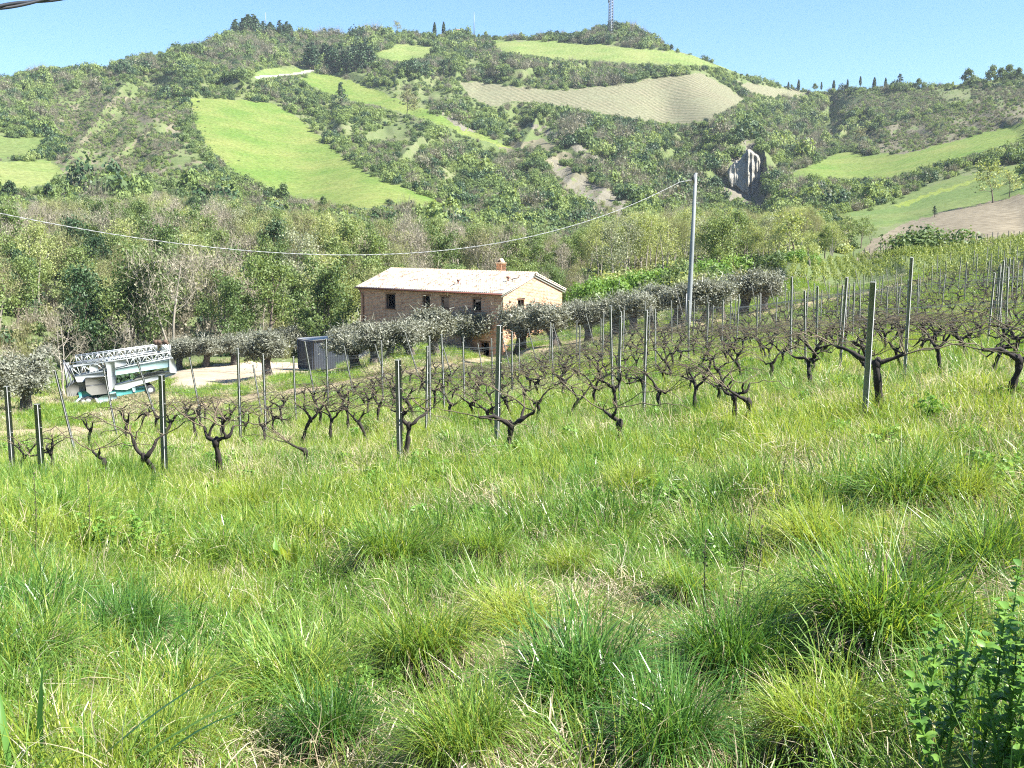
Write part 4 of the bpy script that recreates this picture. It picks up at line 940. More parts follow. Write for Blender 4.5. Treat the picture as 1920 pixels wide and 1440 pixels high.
corr((0, .08, 0), (0, cw - .08, 0), .16, chh - .1, (-1, 0, 0), 'end_door', 9); corr((cl, .08, 0), (cl, cw - .08, 0), .16, chh - .1, (1, 0, 0), 'end_panel', 9)
mb = MB()
for x in (0, cl):
    for y in (0, cw): mb.box((x, y, chh / 2 + .03), (.15, .15, chh - .15), None, .01)
for z in (.09, chh - .05):
    for y in (0, cw): mb.box((cl / 2, y, z), (cl - .16, .12, .14), None, .01)
    for x in (0, cl): mb.box((x, cw / 2, z), (.12, cw - .16, .14), None, .01)
mb.build('frame', MAT['cont'], cont)
mb = MB(); mb.box((cl / 2, cw / 2, chh + .045), (cl + .1, cw + .1, .05), None, .01); mb.build('roof', MAT['cont_roof'], cont)
mb = MB()
for y in (.5, .95, 1.5, 1.95): mb.tube([(-.09, y, .25), (-.09, y, chh - .2)], .02, 6)
mb.build('lock_rod', MAT['steel_dark'], cont)
cont.location = cbase; 
# ------------------------------------------------------------------ crane, folded for the road
MAT['wpaint'] = simple('white_paint', (.40, .43, .43), .45, 0, 2.5, .22)
MAT['galv'] = simple('galvanised_lattice', (.50, .53, .56), .45, .3, 6, .3)
MAT['teal'] = simple('pale_teal_paint', (.27, .40, .40), .45, 0, 2.5, .25)
MAT['teal_dark'] = simple('teal_paint', (.06, .27, .25), .5, 0, 3, .3)
MAT['ballast'] = simple('concrete_ballast', (.12, .12, .105), .85, 0, 3, .2, .2)
MAT['rubber'] = simple('rubber', (.025, .025, .028), .8)
cgp = ground_px(208, 757); cd_ = math.hypot(cgp.x, cgp.y); km = cd_ / FPX / 7.385
crane = empty('tower_crane', cgp + Vector((0, 0, .18)), math.atan2(-cgp.x, cgp.y) * 1.0 + R(4), 'folded white and teal self-erecting crane on wheels parked beside the bare tree', 'crane')
def cz(zx, zy, y=0): return Vector(((zx - 800) * km, y, (1000 - zy) * km))
def truss(a0, a1, b0, b1, y0, y1, nseg, r, name, mat, parent):
    """a0-a1 upper chord, b0-b1 lower chord (zoom coordinates)"""
    mb = MB()
    for y in (y0, y1):
        mb.bar(cz(*a0, y), cz(*a1, y), r * 1.6); mb.bar(cz(*b0, y), cz(*b1, y), r * 1.6)
    for i in range(nseg + 1):
        f = i / nseg; A_ = [cz(*a0, y).lerp(cz(*a1, y), f) for y in (y0, y1)]; B_ = [cz(*b0, y).lerp(cz(*b1, y), f) for y in (y0, y1)]
        for q in (0, 1): mb.bar(A_[q], B_[q], r)
        mb.bar(A_[0], A_[1], r); mb.bar(B_[0], B_[1], r)
        if i < nseg:
            g = (i + 1) / nseg
            for q, y in enumerate((y0, y1)):
                A2 = cz(*a0, y).lerp(cz(*a1, y), g); B2 = cz(*b0, y).lerp(cz(*b1, y), g); mb.bar(B_[q], A2, r) if i % 2 else mb.bar(A_[q], B2, r)
    return mb.build(name, mat, parent)
jib = truss((405,382), (1400,285), (405,470), (1400,368), -.45, .45, 15, .035, 'jib', MAT['galv'], crane)
mast = truss((330,520), (1560,372), (370,640), (1560,455), -.5, .5, 16, .045, 'mast', MAT['wpaint'], crane)
def plate(pts, y0, y1, name, mat, parent=crane):
    mb = MB(); n = len(pts); V = [cz(x, z, y0)[:] for x, z in pts] + [cz(x, z, y1)[:] for x, z in pts]
    F = [list(range(n)), list(range(n, 2 * n))[::-1]] + [[i, (i + 1) % n, n + (i + 1) % n, n + i] for i in range(n)]
    mb.add(V, F); return mb.build(name, mat, parent)
plate([(550,510),(660,498),(660,572),(560,585)], -.56, -.52, 'panel', MAT['wpaint'], mast)
plate([(740,465),(1000,440),(1005,520),(860,545),(760,550)], -.60, -.52, 'panel', MAT['wpaint'], mast)
plate([(360,490),(600,462),(605,488),(365,515)], -.5, -.2, 'hoist_beam', MAT['wpaint'])
plate([(860,578),(1540,478),(1600,465),(1605,560),(1540,572),(860,645)], -.62, -.35, 'side_beam', MAT['teal'])
plate([(860,578),(1540,478),(1600,465),(1605,560),(1540,572),(860,645)], .35, .62, 'side_beam', MAT['teal'])
plate([(745,470),(862,460),(870,740),(800,860),(770,860),(765,560)], -.72, .4, 'slewing_post', MAT['wpaint'])
plate([(1545,470),(1600,455),(1640,600),(1630,655),(1545,640)], -.7, .7, 'end_plate', MAT['wpaint'])
plate([(370,640),(740,590),(765,660),(500,655),(480,705),(400,720)], -.6, .5, 'lower_mast_foot', MAT['wpaint'])
b1 = plate([(492,662),(762,645),(778,870),(560,882),(500,830),(492,740)], -.95, .9, 'ballast_block', MAT['ballast'])
plate([(492,750),(770,735),(772,744),(492,760)], -.97, -.952, 'seam', MAT['steel_dark'], b1)
plate([(262,780),(380,700),(488,720),(488,828),(390,885),(270,890)], -.6, .9, 'ballast_block', MAT['ballast'])
plate([(850,785),(960,760),(1540,640),(1635,625),(1630,680),(1130,800),(1000,850),(850,835)], -.4, .4, 'chassis_arm', MAT['wpaint'])
plate([(1150,690),(1480,620),(1490,680),(1090,735)], -.3, .3, 'winch_housing', MAT['ballast'])
plate([(1060,805),(1130,795),(1105,890),(1080,885)], -.35, -.2, 'support_foot', MAT['teal'])
plate([(400,835),(560,828),(560,905),(420,930)], -.7, .7, 'platform', MAT['teal_dark'])
plate([(615,940),(680,900),(860,872),(870,940),(690,990),(630,1005)], -.9, -.1, 'chassis', MAT['teal'])
plate([(560,890),(900,850),(1240,830),(1240,880),(900,930),(560,960)], -.3, .5, 'axle_beam', MAT['teal_dark'])
mb = MB(); mb.bar(cz(415, 915, -.8), cz(165, 1085, -1.6), .2, .12, .02); mb.box(cz(165, 1090, -1.6)[:], (.5, .5, .06)); mb.build('outrigger', MAT['teal'], crane)
mb = MB(); mb.bar(cz(600, 915, -.6), cz(650, 1020, -1.5), .16, .12); mb.build('outrigger', MAT['wpaint'], crane)
mb = MB()
for y in (-.5, .5):
    mb.bar(cz(255, 440, y), cz(290, 880, y), .09); mb.bar(cz(255, 440, y), cz(380, 690, y), .08); mb.bar(cz(280, 500, y), cz(360, 880, y), .06)
    mb.bar(cz(310, 560, y), cz(340, 830, y), .05)
mb.bar(cz(255, 440, -.5), cz(255, 440, .5), .08); mb.build('a_frame', MAT['steel_dark'], crane)
mb = MB()
for k in range(5): mb.tube([cz(250 + 14 * k, 450, -.55 + .05 * k), cz(300 + 22 * k, 880, -.6)], .018, 4)
mb.tube([cz(345, 470, 0), cz(800, 430, 0), cz(1350, 352, 0)], .03, 4); mb.build('hoist_cable', MAT['galv'], crane)
mb = MB()
for q in (1395, 1440, 1520):
    mb.tube([cz(q, 245, -.1), cz(q, 245, .1)], .17, 10)
mb.bar(cz(1380, 275, 0), cz(1570, 270, 0), .1); mb.bar(cz(1440, 260, 0), cz(1530, 230, 0), .08); mb.build('pulley', MAT['wood_dark'], crane)
mb = MB()
for a, b in (((1460,350),(1540,290)),((1540,290),(1580,460)),((1500,290),(1570,380)),((1570,280),(1575,380)),((1450,350),(1580,350)),((1480,290),(1520,350))):
    for y in (-.45, .45): mb.bar(cz(*a, y), cz(*b, y), .07)
mb.build('head_frame', MAT['wpaint'], crane)
def wheel(zx, zy, y, r):
    mb = MB(); c_0 = cz(zx, zy, y); mb.tube([c_0 + Vector((0, -.12, 0)), c_0 + Vector((0, -.1, 0)), c_0 + Vector((0, .1, 0)), c_0 + Vector((0, .12, 0))], [r * .85, r, r, r * .85], 20); t = mb.build('wheel', MAT['rubber'], crane, False)
    mb = MB(); mb.tube([c_0 + Vector((0, -.14, 0)), c_0 + Vector((0, -.125, 0))], [r * .35, r * .55], 14); mb.build('rim', MAT['wpaint'], t)
for y in (-.75, .65):
    wheel(1285, 865, y, .36); wheel(515, 960, y, .34); wheel(455, 965, y, .3)

# ------------------------------------------------------------------ utility pole and cables
MAT['concrete'] = simple('pole_concrete', (.21, .23, .235), .8, 0, 5, .15)
MAT['cable'] = simple('cable_light', (.26, .27, .27), .5); MAT['cable_dark'] = simple('cable_black', (.012, .013, .015), .5)
pb = ground_px(1290, 611); pd = pb.y
ptop = Vector((pb.x + (1298 - 1290) / FPX * pd, pb.y, hz(1298, 324, pd)))
pole = empty('utility_pole', pb, 0, 'tall grey concrete utility pole standing at the end of the olive row', 'utility pole')
mb = MB(); rel_ = ptop - pb; mb.tube([Vector((0, 0, -.5)), Vector((0, 0, 0)), rel_ * .5, rel_], [.165, .16, .125, .085], 14); mb.build('shaft', MAT['concrete'], pole, True)
mb = MB(); mb.bar(rel_ + Vector((-.22, 0, -.28)), rel_ + Vector((.1, 0, -.02)), .05); mb.bar(rel_ + Vector((-.1, -.05, -.6)), rel_ + Vector((-.12, -.05, -.1)), .06); mb.tube([rel_ + Vector((-.2, 0, -.3)), rel_ + Vector((-.2, 0, -.42))], .05, 8); mb.build('bracket', MAT['steel_dark'], pole)
mb = MB(); mb.tube([Vector((-.17, -.1, .1)), Vector((-.14, -.1, 1.9))], .03, 6); mb.build('conduit', MAT['cable'], pole)
A3 = ptop + Vector((-.2, 0, -.4))
cpix = [(1298,326),(1240,362),(1180,386),(1040,431),(860,467),(740,475),(640,478),(480,471),(320,455),(160,430),(0,402),(-160,366),(-320,322)]
PB_ = Vector((-24.0, 30.0, 0)); 
def on_line(px_, py_, A_, B_):
    x, y, z = [float(q) for q in ray(px_, py_)]; ex_, ey = B_.x - A_.x, B_.y - A_.y
    t = (A_.x * ey - A_.y * ex_) / (x * ey - y * ex_); return Vector((x * t, y * t, z * t))
cpts = [on_line(a, b, A3, PB_) for a, b in cpix]
tt = np.array([(p - cpts[0]).xy.length for p in cpts]); zz = np.array([p.z for p in cpts]); co = np.polyfit(tt, zz, 3)
xx_ = np.linspace(0, tt[-1], 160); dirn = (cpts[-1] - cpts[0]).xy.normalized()
C0 = cpts[0]
def twisted(pts, r, pitch, mat, name, label):
    mb = MB()
    for ph_ in (0, PI):
        q = []
        s_l = 0
        for i, p in enumerate(pts):
            if i: s_l += (pts[i] - pts[i - 1]).length
            t = (pts[min(i + 1, len(pts) - 1)] - pts[max(i - 1, 0)]).normalized(); sd1 = t.cross(Vector((0, 0, 1))).normalized(); up1 = sd1.cross(t)
            a = ph_ + s_l / pitch * 2 * PI; q.append(p + (sd1 * math.cos(a) + up1 * math.sin(a)) * r * .9)
        mb.tube(q, r, 6)
    return tag(mb.build(name, mat, None, True), label, 'cable')
pz = lambda s: np.polyval(co, s)
n_c = 900; cl_p = [Vector((C0.x + dirn.x * s, C0.y + dirn.y * s, float(pz(s)) )) for s in np.linspace(0, tt[-1], n_c)]
off = A3 - cl_p[0]; cl_p = [p + off * max(0, 1 - i / 25) for i, p in enumerate(cl_p)]
twisted(cl_p, .0095, .8, MAT['cable'], 'overhead_cable', 'pale twisted cable sagging from the utility pole across the valley wood')
q0, q1 = [Vector([float(c) for c in ray(a, b)]) for a, b in ((-250, 52), (420, -52))]
a_, b_ = q0 * 7.0, q1 * 11.0; mid_ = Vector([float(c) for c in ray(60, 17)]) * 8.4
qp = []
for i in range(200):
    f = i / 199; p = a_.lerp(b_, f); qp.append(p)
twisted(qp, .0125, 1.1, MAT['cable_dark'], 'overhead_cable', 'thick black twisted cable crossing the sky at the top left corner')
# masts on the hilltop
MAT['mast'] = simple('mast_steel', (.25, .27, .30), .5, .3)
p = ground_px(1145, 66); d_ = p.y; Hm = (66 + 60) / FPX * d_
ms = empty('radio_mast', p, 0, 'lattice radio mast rising from the wood on the hilltop', 'mast')
mb = MB(); wd = 1.7
for sx in (-1, 1):
    for sy in (-1, 1): mb.bar((sx * wd, sy * wd, 0), (sx * wd * .9, sy * wd * .9, Hm), .45)
for k in range(26):
    z0, z1 = Hm * k / 26, Hm * (k + 1) / 26
    for s1 in (-1, 1): mb.bar((-wd, s1 * wd, z0), (wd, s1 * wd, z1), .3); mb.bar((s1 * wd, -wd, z0), (s1 * wd, wd, z1), .3); mb.bar((-wd, s1 * wd, z1), (wd, s1 * wd, z1), .25)
mb.build('lattice', MAT['mast'], ms)
mb = MB(); mb.tube([(2.2, 0, Hm * .52), (2.2, 0, Hm * .62)], .35, 8); mb.tube([(-2.2, 0, Hm * .45), (-2.2, 0, Hm * .5)], .4, 8); mb.build('antenna', MAT['mast'], ms)
p = ground_px(889, 66); mb = MB(); mb.tube([p, p + Vector((0, 0, 40 / FPX * p.y))], [.4, .2], 6); tag(mb.build('antenna_pole', MAT['mast']), 'thin antenna pole on the hilltop right of the cypresses', 'antenna')
p = ground_px(499, 62); mb = MB(); mb.tube([p, p + Vector((0, 0, 36 / FPX * p.y))], [.4, .2], 6); tag(mb.build('antenna_pole', MAT['mast']), 'short antenna pole behind the dark summit conifers', 'antenna')
# small building on the hilltop
p = ground_px(862, 66); hb = empty('hilltop_house', p, .3, 'small pale house half hidden by trees on the hilltop', 'house')
mb = MB(); mb.box((0, 0, 1.5), (7, 5, 4)); mb.build('wall', MAT['plaster'], hb)
mb = MB(); mb.add([(-3.8, -2.9, 3.5), (3.8, -2.9, 3.5), (3.8, 0, 5), (-3.8, 0, 5), (3.8, 2.9, 3.5), (-3.8, 2.9, 3.5)], [(0, 1, 2, 3), (3, 2, 4, 5), (0, 3, 5), (1, 4, 2), (0, 5, 4, 1)]); mb.build('roof', MAT['tile_red'], hb)

# ------------------------------------------------------------------ vineyard
MAT['post'] = simple('weathered_post', (.26, .27, .255), .75, 0, 9, .3)
MAT['wire'] = simple('wire', (.35, .34, .31), .4, .6)
def post_mesh(h, w=.075):
    m_ = MB(); m_.box((0, 0, h / 2 - .3), (w, w, h + .6), None, .008)
    for z in (h - .12, h - .55, h - 1.0): m_.tube([(-w * .7, 0, z), (w * .7, 0, z + .01)], .008, 5)
    return mk(m_.mesh('vine_post'), 'post')
PM = [post_mesh(2.0), post_mesh(1.85), post_mesh(2.1)]
PT = [post_mesh(2.0, .05), post_mesh(1.85, .045), post_mesh(2.1, .05)]
def gnarl(p, d, L, n, r0, r1, wob, up=0.0, mb=None, sides=7):
    pts = limb(p, d, L, n, wob, up); rr = [(r0 + (r1 - r0) * i / n) * rng.uniform(.72, 1.32) for i in range(n + 1)]
    mb.tube(pts, rr, sides); return pts
def vine(seed, arms=2, canes=8, h=.62, low=False):
    T = MB(); C = MB(); 
    d0 = (rng.normal(0, .12), rng.normal(0, .1), 1)
    tp = gnarl((0, 0, -.12), d0, h + .12, 10, .045, .030, .20, .14, T, 8); hd = tp[-1]
    T.tube([hd - Vector((0, 0, .06)), hd, hd + Vector((.02, 0, .06))], [.036, .045, .02], 7)
    ends = []
    for a in range(arms):
        s = 1 if a % 2 == 0 else -1
        if arms == 1: s = rng.choice([-1, 1])
        ap = gnarl(hd, (s * rng.uniform(.8, 1.2), rng.normal(0, .2), rng.uniform(.15, .7)), rng.uniform(.26, .44), 7, .029, .014, .28, .04, T, 6); ends.append((ap[-1], s))
        if rng.random() < .6:
            bp_ = gnarl(ap[3], (s * rng.uniform(-.3, .5), rng.normal(0, .3), 1), rng.uniform(.10, .22), 4, .022, .012, .35, .1, T, 5); ends.append((bp_[-1], -s))
    for k in range(canes):
        e, s = ends[k % len(ends)] if ends else (hd, rng.choice([-1, 1])); s = s if rng.random() < .75 else -s
        L = rng.uniform(.4, 1.05); n_ = 8; pts = [Vector(e)]; dz = rng.uniform(.3, 1.2); x0 = e.x
        zt_ = rng.uniform(.74, 1.0) if not low else e.z + rng.uniform(-.1, .25)
        for i in range(n_):
            f = (i + 1) / n_
            z = e.z + (zt_ - e.z) * min(1, f * 1.6) + dz * .10 * math.sin(f * PI) + rng.normal(0, .014)
            pts.append(Vector((x0 + s * L * f ** .8, e.y + rng.normal(0, .02) + .05 * math.sin(k * 2 + f * 3), z)))
        C.tube(pts, [.0085 * (1 - .55 * i / n_) for i in range(n_ + 1)], 4, False)
    for k in range(4):   # short spurs
        e, s = ends[rng.integers(0, len(ends))] if ends else (hd, 1)
        C.tube(limb(e, (rng.normal(0, .5), rng.normal(0, .4), 1), rng.uniform(.1, .3), 3, .25), [.009, .007, .005, .003], 4, False)
    return mk(T.mesh('trunk', True), 'bark_vine'), mk(C.mesh('canes', True), 'cane')
VN = [vine(i, 2 + i % 2, 9) for i in range(12)]
VNL = [vine(i, 2 - (i % 3 == 0), 3 + i % 2, h=.42 + .08 * (i % 3), low=True) for i in range(6)]
VFAR = []
VS = [vine(i, 3, 5) for i in range(5)]
for i in range(5):
    t_, c_m = VS[i]; VFAR.append(t_); VFAR.append(c_m)
rdir = Vector((-.925, .38, 0)).normalized(); cdir = Vector((.53, .848, 0)).normalized()
RROT = math.atan2(rdir.y, rdir.x) + PI
Epts = [ground_px(a, b) for a, b in ((110,865),(250,815),(380,792),(590,752),(780,712),(1050,672),(1240,630),(1420,594),(1560,567),(1690,540))]
Epts = [Epts[0] + (Epts[0] - Epts[1]) * 2] + Epts
def row_end(P0):
    best = None
    for a, b in zip(Epts[:-1], Epts[1:]):
        e = b - a; den = rdir.x * e.y - rdir.y * e.x
        if abs(den) < 1e-6: continue
        w_ = a - P0; t = (w_.x * e.y - w_.y * e.x) / den; u = (w_.x * rdir.y - w_.y * rdir.x) / den
        if -.001 <= u <= 1.001: best = t
    return best
def add_vine(x, y, s, rz, low, label, group, k):
    tm, cm = (VNL if low else VN)[k % (6 if low else 12)]
    t = empty('grapevine', (x, y, ground_z(x, y)), rz, label, 'vine', group); t.scale = (s, s, s)
    link('trunk', tm, parent=t); link('canes', cm, parent=t)
def add_post(x, y, label, group, tilt=0, k=0, s=1.0, ty=0):
    o = link('vineyard_post', (PM if 'front' in label else PT)[k % 3], loc=(x, y, ground_z(x, y))); o.rotation_euler = (ty, tilt, RROT + rng.normal(0, .1)); o.scale = (1, 1, s)
    tag(o, label, 'post', group)
# front row, sparse and low
for i, (px_, b, s) in enumerate([(30,900,.9),(92,905,1.0),(182,908,1.0),(312,915,1.1),(412,905,1.25),(572,888,.9),(758,868,1.35),(945,872,1.15),(1140,842,1.1),(1300,790,1.2),(1376,806,1.0),(1398,806,1.0),(1640,790,1.3),(1890,762,1.2)]):
    q = ground_px(px_, b); low = px_ not in (30, 92, 758, 1300)
    add_vine(q.x, q.y, s * (1.05 if low else .78), RROT + rng.normal(0, .15) + (PI if i % 2 else 0), low, 'low gnarled black vine in the sparse front row, %s from the left' % ORD[i], 'front row vines', i * 5 + 2)
for i, (px_, b, t, w_) in enumerate([(25,898,735,1),(80,908,765,1),(310,912,706,1),(750,872,670,1),(931,848,604,1),(1620,800,538,1)]):
    q = ground_px(px_, b); h = (b - t) / FPX * math.hypot(q.x, q.y)
    add_post(q.x, q.y, 'grey vineyard post in the front row, %s from the left' % ORD[i], 'front row posts', rng.normal(0, .02), i, h / [2.0, 1.85, 2.1][i % 3])
# the big vines and posts of the second row at the right
O0 = Vector(ground_px(931, 848)); O0.z = 0
nv = 0; far_v = []; rows = []
sk_ = 0.0
for r_ in range(1, 36):
    sk_ += 2.75
    P0 = O0 + cdir * sk_; te = row_end(P0)
    if te is None: break
    rows.append((P0, te))
VL = []
for ri, (P0, te) in enumerate(rows):
    i = 0; t = te - .6
    while True:
        p = P0 + rdir * t; px_, py_ = proj(p.x, p.y, -3)
        if px_ > 2060 or t < -90: break
        if px_ > -60 and rng.random() > .04: VL.append((math.hypot(p.x, p.y), ri, i, p.x + rng.normal(0, .08), p.y + rng.normal(0, .08)))
        if i % 5 == 0 and i:
            q = P0 + rdir * (t + .45)
            if -50 < px_ < 2000: add_post(q.x, q.y, 'grey wooden vineyard post in the %s row back' % ordn(ri + 1), 'posts of the %s row' % ordn(ri + 1), rng.normal(0, .02), ri + i, rng.uniform(.93, 1.03), rng.normal(0, .015))
        t -= .86; i += 1
    e = P0 + rdir * te; px_, _ = proj(e.x, e.y, -3)
    if px_ > -60: 
        o = link('vineyard_post', PT[ri % 3], loc=(e.x, e.y, ground_z(e.x, e.y))); o.rotation_euler = (rng.normal(0, .03), R(rng.uniform(-19, -11)), RROT); tag(o, 'leaning grey end post of the %s row back' % ordn(ri + 1), 'post', 'leaning end posts')
    # wires
    mb = MB()
    for hgt in (.82, 1.15, 1.6):
        pts = []
        for k in range(26):
            q = P0 + rdir * (te - (k / 25) * 34 if True else 0); pts.append(Vector((q.x, q.y, ground_z(q.x, q.y) + hgt + .01 * math.sin(k * 2.3))))
        mb.tube(pts, .0028, 4, False)
    tag(mb.build('trellis_wire', MAT['wire']), 'thin trellis wires strung along the %s row back' % ordn(ri + 1), 'wire', 'trellis wires')
VL.sort()
for k, (d, ri, i, x, y) in enumerate(VL):
    s = rng.uniform(.78, .98); rz = RROT + rng.normal(0, .12) + (PI if rng.random() < .5 else 0)
    if k < 284: add_vine(x, y, s, rz, False, 'gnarled black vine in the %s row back' % ordn(ri + 1), 'vines of the %s row' % ordn(ri + 1), int(rng.integers(0, 99)))
    else: far_v.append((x, y, s, rz))
print('vines', len(VL), 'rows', len(rows))
pts = []; rt = []; sc = []; ix = []
for x, y, s, rz in far_v:
    j = int(rng.integers(0, 5)); z = ground_z(x, y)
    for e in (0, 1): pts.append((x, y, z)); rt.append((0, 0, rz)); sc.append((s, s, s)); ix.append(2 * j + e)
scatter('far_vines', VFAR, pts, rt, sc, ix, 'far vines of the rear rows merging at the right', 'vines')
# leafed rows beyond
MAT['leaf_vine'] = leaf_mat('young_vine_leaves', [(.16, .22, .05), (.25, .31, .07), (.34, .38, .12)], .4)
lv = []
for _ in range(3):
    m_ = MB(); P, d_ = blob_pts(np.array([0, 0, .8]), .38, 70, .3, .2, -.9); P[:, 1] *= .35; m_.quads(leaf_quads(P, .12)); m_.tube([(0, 0, 0), (.03, 0, 1.3)], .03, 4); lv.append(mk(m_.mesh('leafy_vine'), 'leaf_vine'))
FV = [(1462,506),(1700,476),(1930,450),(1930,535),(1800,530),(1700,525),(1560,545),(1480,540)]
fvp = []; 
for r_ in range(0, 60):
    for j in range(-60, 70):
        p = Vector((30, 90, 0)) + cdir * (r_ * 3.4 - 14) + rdir * (j * 1.0 + rng.normal(0, .1))
        if p.y < 60: continue
        z = ground_z(p.x, p.y); a, b = proj(p.x, p.y, z)
        if poly_in(np.array([a]), np.array([b]), FV)[0]: fvp.append((p.x, p.y, z))
n = len(fvp); print('leafy vines', n)
scatter('leafy_vines', lv, fvp, [(0, 0, RROT + rng.normal(0, .1)) for _ in fvp], [(q, q, q) for q in rng.uniform(.8, 1.2, n)], rng.integers(0, 3, n), 'yellow-green leafed vine rows at the far right upper edge of the vineyard', 'vines')
k = 0
for i in range(34):
    a = 1600 + i * 10; b = polyl(a, [1600, 1700, 1930], [487, 468, 448]) + 6; q = ground_px(a, b)
    o = link('vineyard_post', PM[i % 3], loc=q); o.scale = (1, 1, .8); tag(o, 'thin far stake along the top edge of the leafed vine rows', 'post', 'stakes along the ploughed field')

# ------------------------------------------------------------------ grass
MAT['grass'] = leaf_mat('grass_blades', [(.062, .145, .022), (.125, .235, .038), (.225, .34, .07)], .45, .36, .3)
MAT['grass_y'] = leaf_mat('yellow_grass_blades', [(.17, .25, .03), (.27, .355, .05), (.40, .44, .10)], .5, .38, .3)
MAT['grass_d'] = leaf_mat('dark_grass_blades', [(.028, .09, .018), (.06, .155, .028), (.12, .24, .045)], .35, .28, .2)
MAT['straw'] = leaf_mat('dry_grass_blades', [(.30, .25, .15), (.46, .40, .26), (.62, .57, .42)], .3, .6, .3)
MAT['weed'] = leaf_mat('weed_leaves', [(.09, .20, .035), (.15, .29, .05), (.24, .38, .08)], .4, .45, .3)
MAT['dead'] = leaf_mat('dead_thatch', [(.10, .075, .05), (.20, .15, .10), (.36, .29, .19)], .15, .8, .2)
def blades(n, R0, L0, L1, w0, lean=.35, droop=.5, segs=4, outward=.6, mat_cols=None, zb=0.0, wind=(.12, -.05)):
    a = rng.uniform(0, 2 * PI, n); rr = R0 * np.sqrt(rng.random(n)); b = np.stack([rr * np.cos(a), rr * np.sin(a), np.full(n, zb)], 1)
    az = np.where(rng.random(n) < outward, a + rng.normal(0, .5, n), rng.uniform(0, 2 * PI, n))
    L = rng.uniform(L0, L1, n); le = np.abs(rng.normal(lean, lean * .75, n)) * (.4 + rr / R0 * .8); dr = np.abs(rng.normal(droop, droop * .8, n)) * np.where(rng.random(n) < .08, 2.5, 1)
    w_ = w0 * rng.uniform(.6, 1.35, n)
    hd = np.stack([np.cos(az), np.sin(az)], 1); tw = az + PI / 2 + rng.normal(0, .7, n); wd = np.stack([np.cos(tw), np.sin(tw), np.zeros(n)], 1)
    pts = [b]; ang = le.copy()
    for s in range(segs):
        st = L / segs; ang = ang + dr / segs * (1 + s * .5); ang = np.minimum(ang, 2.4)
        d = np.stack([hd[:, 0] * np.sin(ang) + wind[0] * .3, hd[:, 1] * np.sin(ang) + wind[1] * .3, np.cos(ang)], 1); pts.append(pts[-1] + d * st[:, None])
    Q = []; 
    for s in range(segs):
        f0 = (1 - (s / segs) ** 1.6) * .9 + .1; f1 = (1 - ((s + 1) / segs) ** 1.6) * .95 + .02
        a0, a1 = wd * (w_ * f0 / 2)[:, None], wd * (w_ * f1 / 2)[:, None]
        Q.append(np.stack([pts[s] - a0, pts[s] + a0, pts[s + 1] + a1, pts[s + 1] - a1], 1))
    r = np.clip(rng.normal(.5, .25, n), 0, 1)
    return np.concatenate(Q), np.tile(r, segs)
def tuft(parts, name='grass_tuft'):
    """parts: list of (material key, blade kwargs)"""
    V = []; r = []; mi = []; mats = []
    for k, (mk_, kw) in enumerate(parts):
        Q, rr = blades(**kw); V.append(Q.reshape(-1, 3)); r.append(np.repeat(rr, 4)); mi.append(np.full(len(Q), k)); mats.append(MAT[mk_])
    V = np.concatenate(V); me = np_mesh(name, V, np.arange(len(V)).reshape(-1, 4), False, np.concatenate(r), np.concatenate(mi))
    for m_ in mats: me.materials.append(m_)
    return me
def B(n, R0, L0, L1, w0, **k): return dict(n=n, R0=R0, L0=L0, L1=L1, w0=w0, **k)
TG = []      # near kinds
for _ in range(2):
    TG.append(tuft([('grass', B(85, .26, .10, .27, .0062, droop=.7)), ('straw', B(30, .28, .10, .26, .0042, lean=.9, droop=.8)), ('grass_d', B(20, .22, .1, .24, .007))]))    # 0,1 mixed
for _ in range(2):
    TG.append(tuft([('grass_y', B(100, .24, .10, .28, .0055, droop=.45, lean=.22)), ('straw', B(25, .25, .12, .3, .004)), ('grass', B(25, .22, .12, .28, .006))]))          # 2,3 yellow fine
for _ in range(2):
    TG.append(tuft([('straw', B(90, .30, .08, .26, .0048, lean=1.1, droop=.9, outward=.2)), ('grass', B(35, .26, .06, .18, .005, lean=.6)), ('dead', B(40, .3, .08, .22, .0055, lean=1.2))]))          # 4,5 straw mat
for _ in range(2):
    TG.append(tuft([('grass', B(100, .16, .18, .38, .0068, lean=.45, droop=1.1, outward=.9)), ('straw', B(20, .2, .14, .34, .0045, lean=.8)), ('grass_y', B(20, .15, .15, .34, .006))]))    # 6,7 long arching
TG.append(tuft([('grass_d', B(100, .16, .18, .40, .0075, lean=.4, droop=1.0, outward=.9)), ('grass', B(40, .15, .18, .38, .0065)), ('straw', B(20, .2, .15, .3, .0045, lean=1))]))   # 8 dark arching
def weed_mesh(n=26, h=.3, sz=.05):
    m_ = MB()
    for k in range(n):
        a = rng.uniform(0, 6.28); p = limb((rng.normal(0, .08), rng.normal(0, .08), 0), (math.cos(a) * .35, math.sin(a) * .35, 1), h * rng.uniform(.5, 1.1), 5, .12)
        m_.tube(p, [.003, .0028, .0025, .002, .0015, .001], 3, False)
        C = np.array([q[:] for q in p[1:] for _ in range(5)]) + rng.normal(0, sz * .5, (25, 3)); m_.quads(leaf_quads(C, sz, np.array([[0, 0, .7]] * 25), .7))
    return mk(m_.mesh('weed'), 'weed')
TG.append(weed_mesh(22, .16, .022)); TG.append(weed_mesh(14, .22, .024))            # 9,10
gm = (REGI == ID['ground']) & (np.abs(CI(UG)) < np.where(dC < 13, 2600, 1300))
def grass(name, meshes, lo, hi, dens, smin, smax, pickf, label, msk=gm, lean=.26):
    P, px, py, d = sample(msk & (dC >= lo) & (dC < hi), dens); n = len(P)
    s = rng.uniform(smin, smax, n); print(name, n)
    P = P - [0, 0, .02]
    return scatter(name, meshes, P, np.stack([rng.normal(0, lean, n), rng.normal(0, lean, n), rng.uniform(0, 6.28, n)], 1), np.stack([s, s, s * rng.uniform(.8, 1.2, n)], 1), pickf(P, px, py, n), label, 'grass')
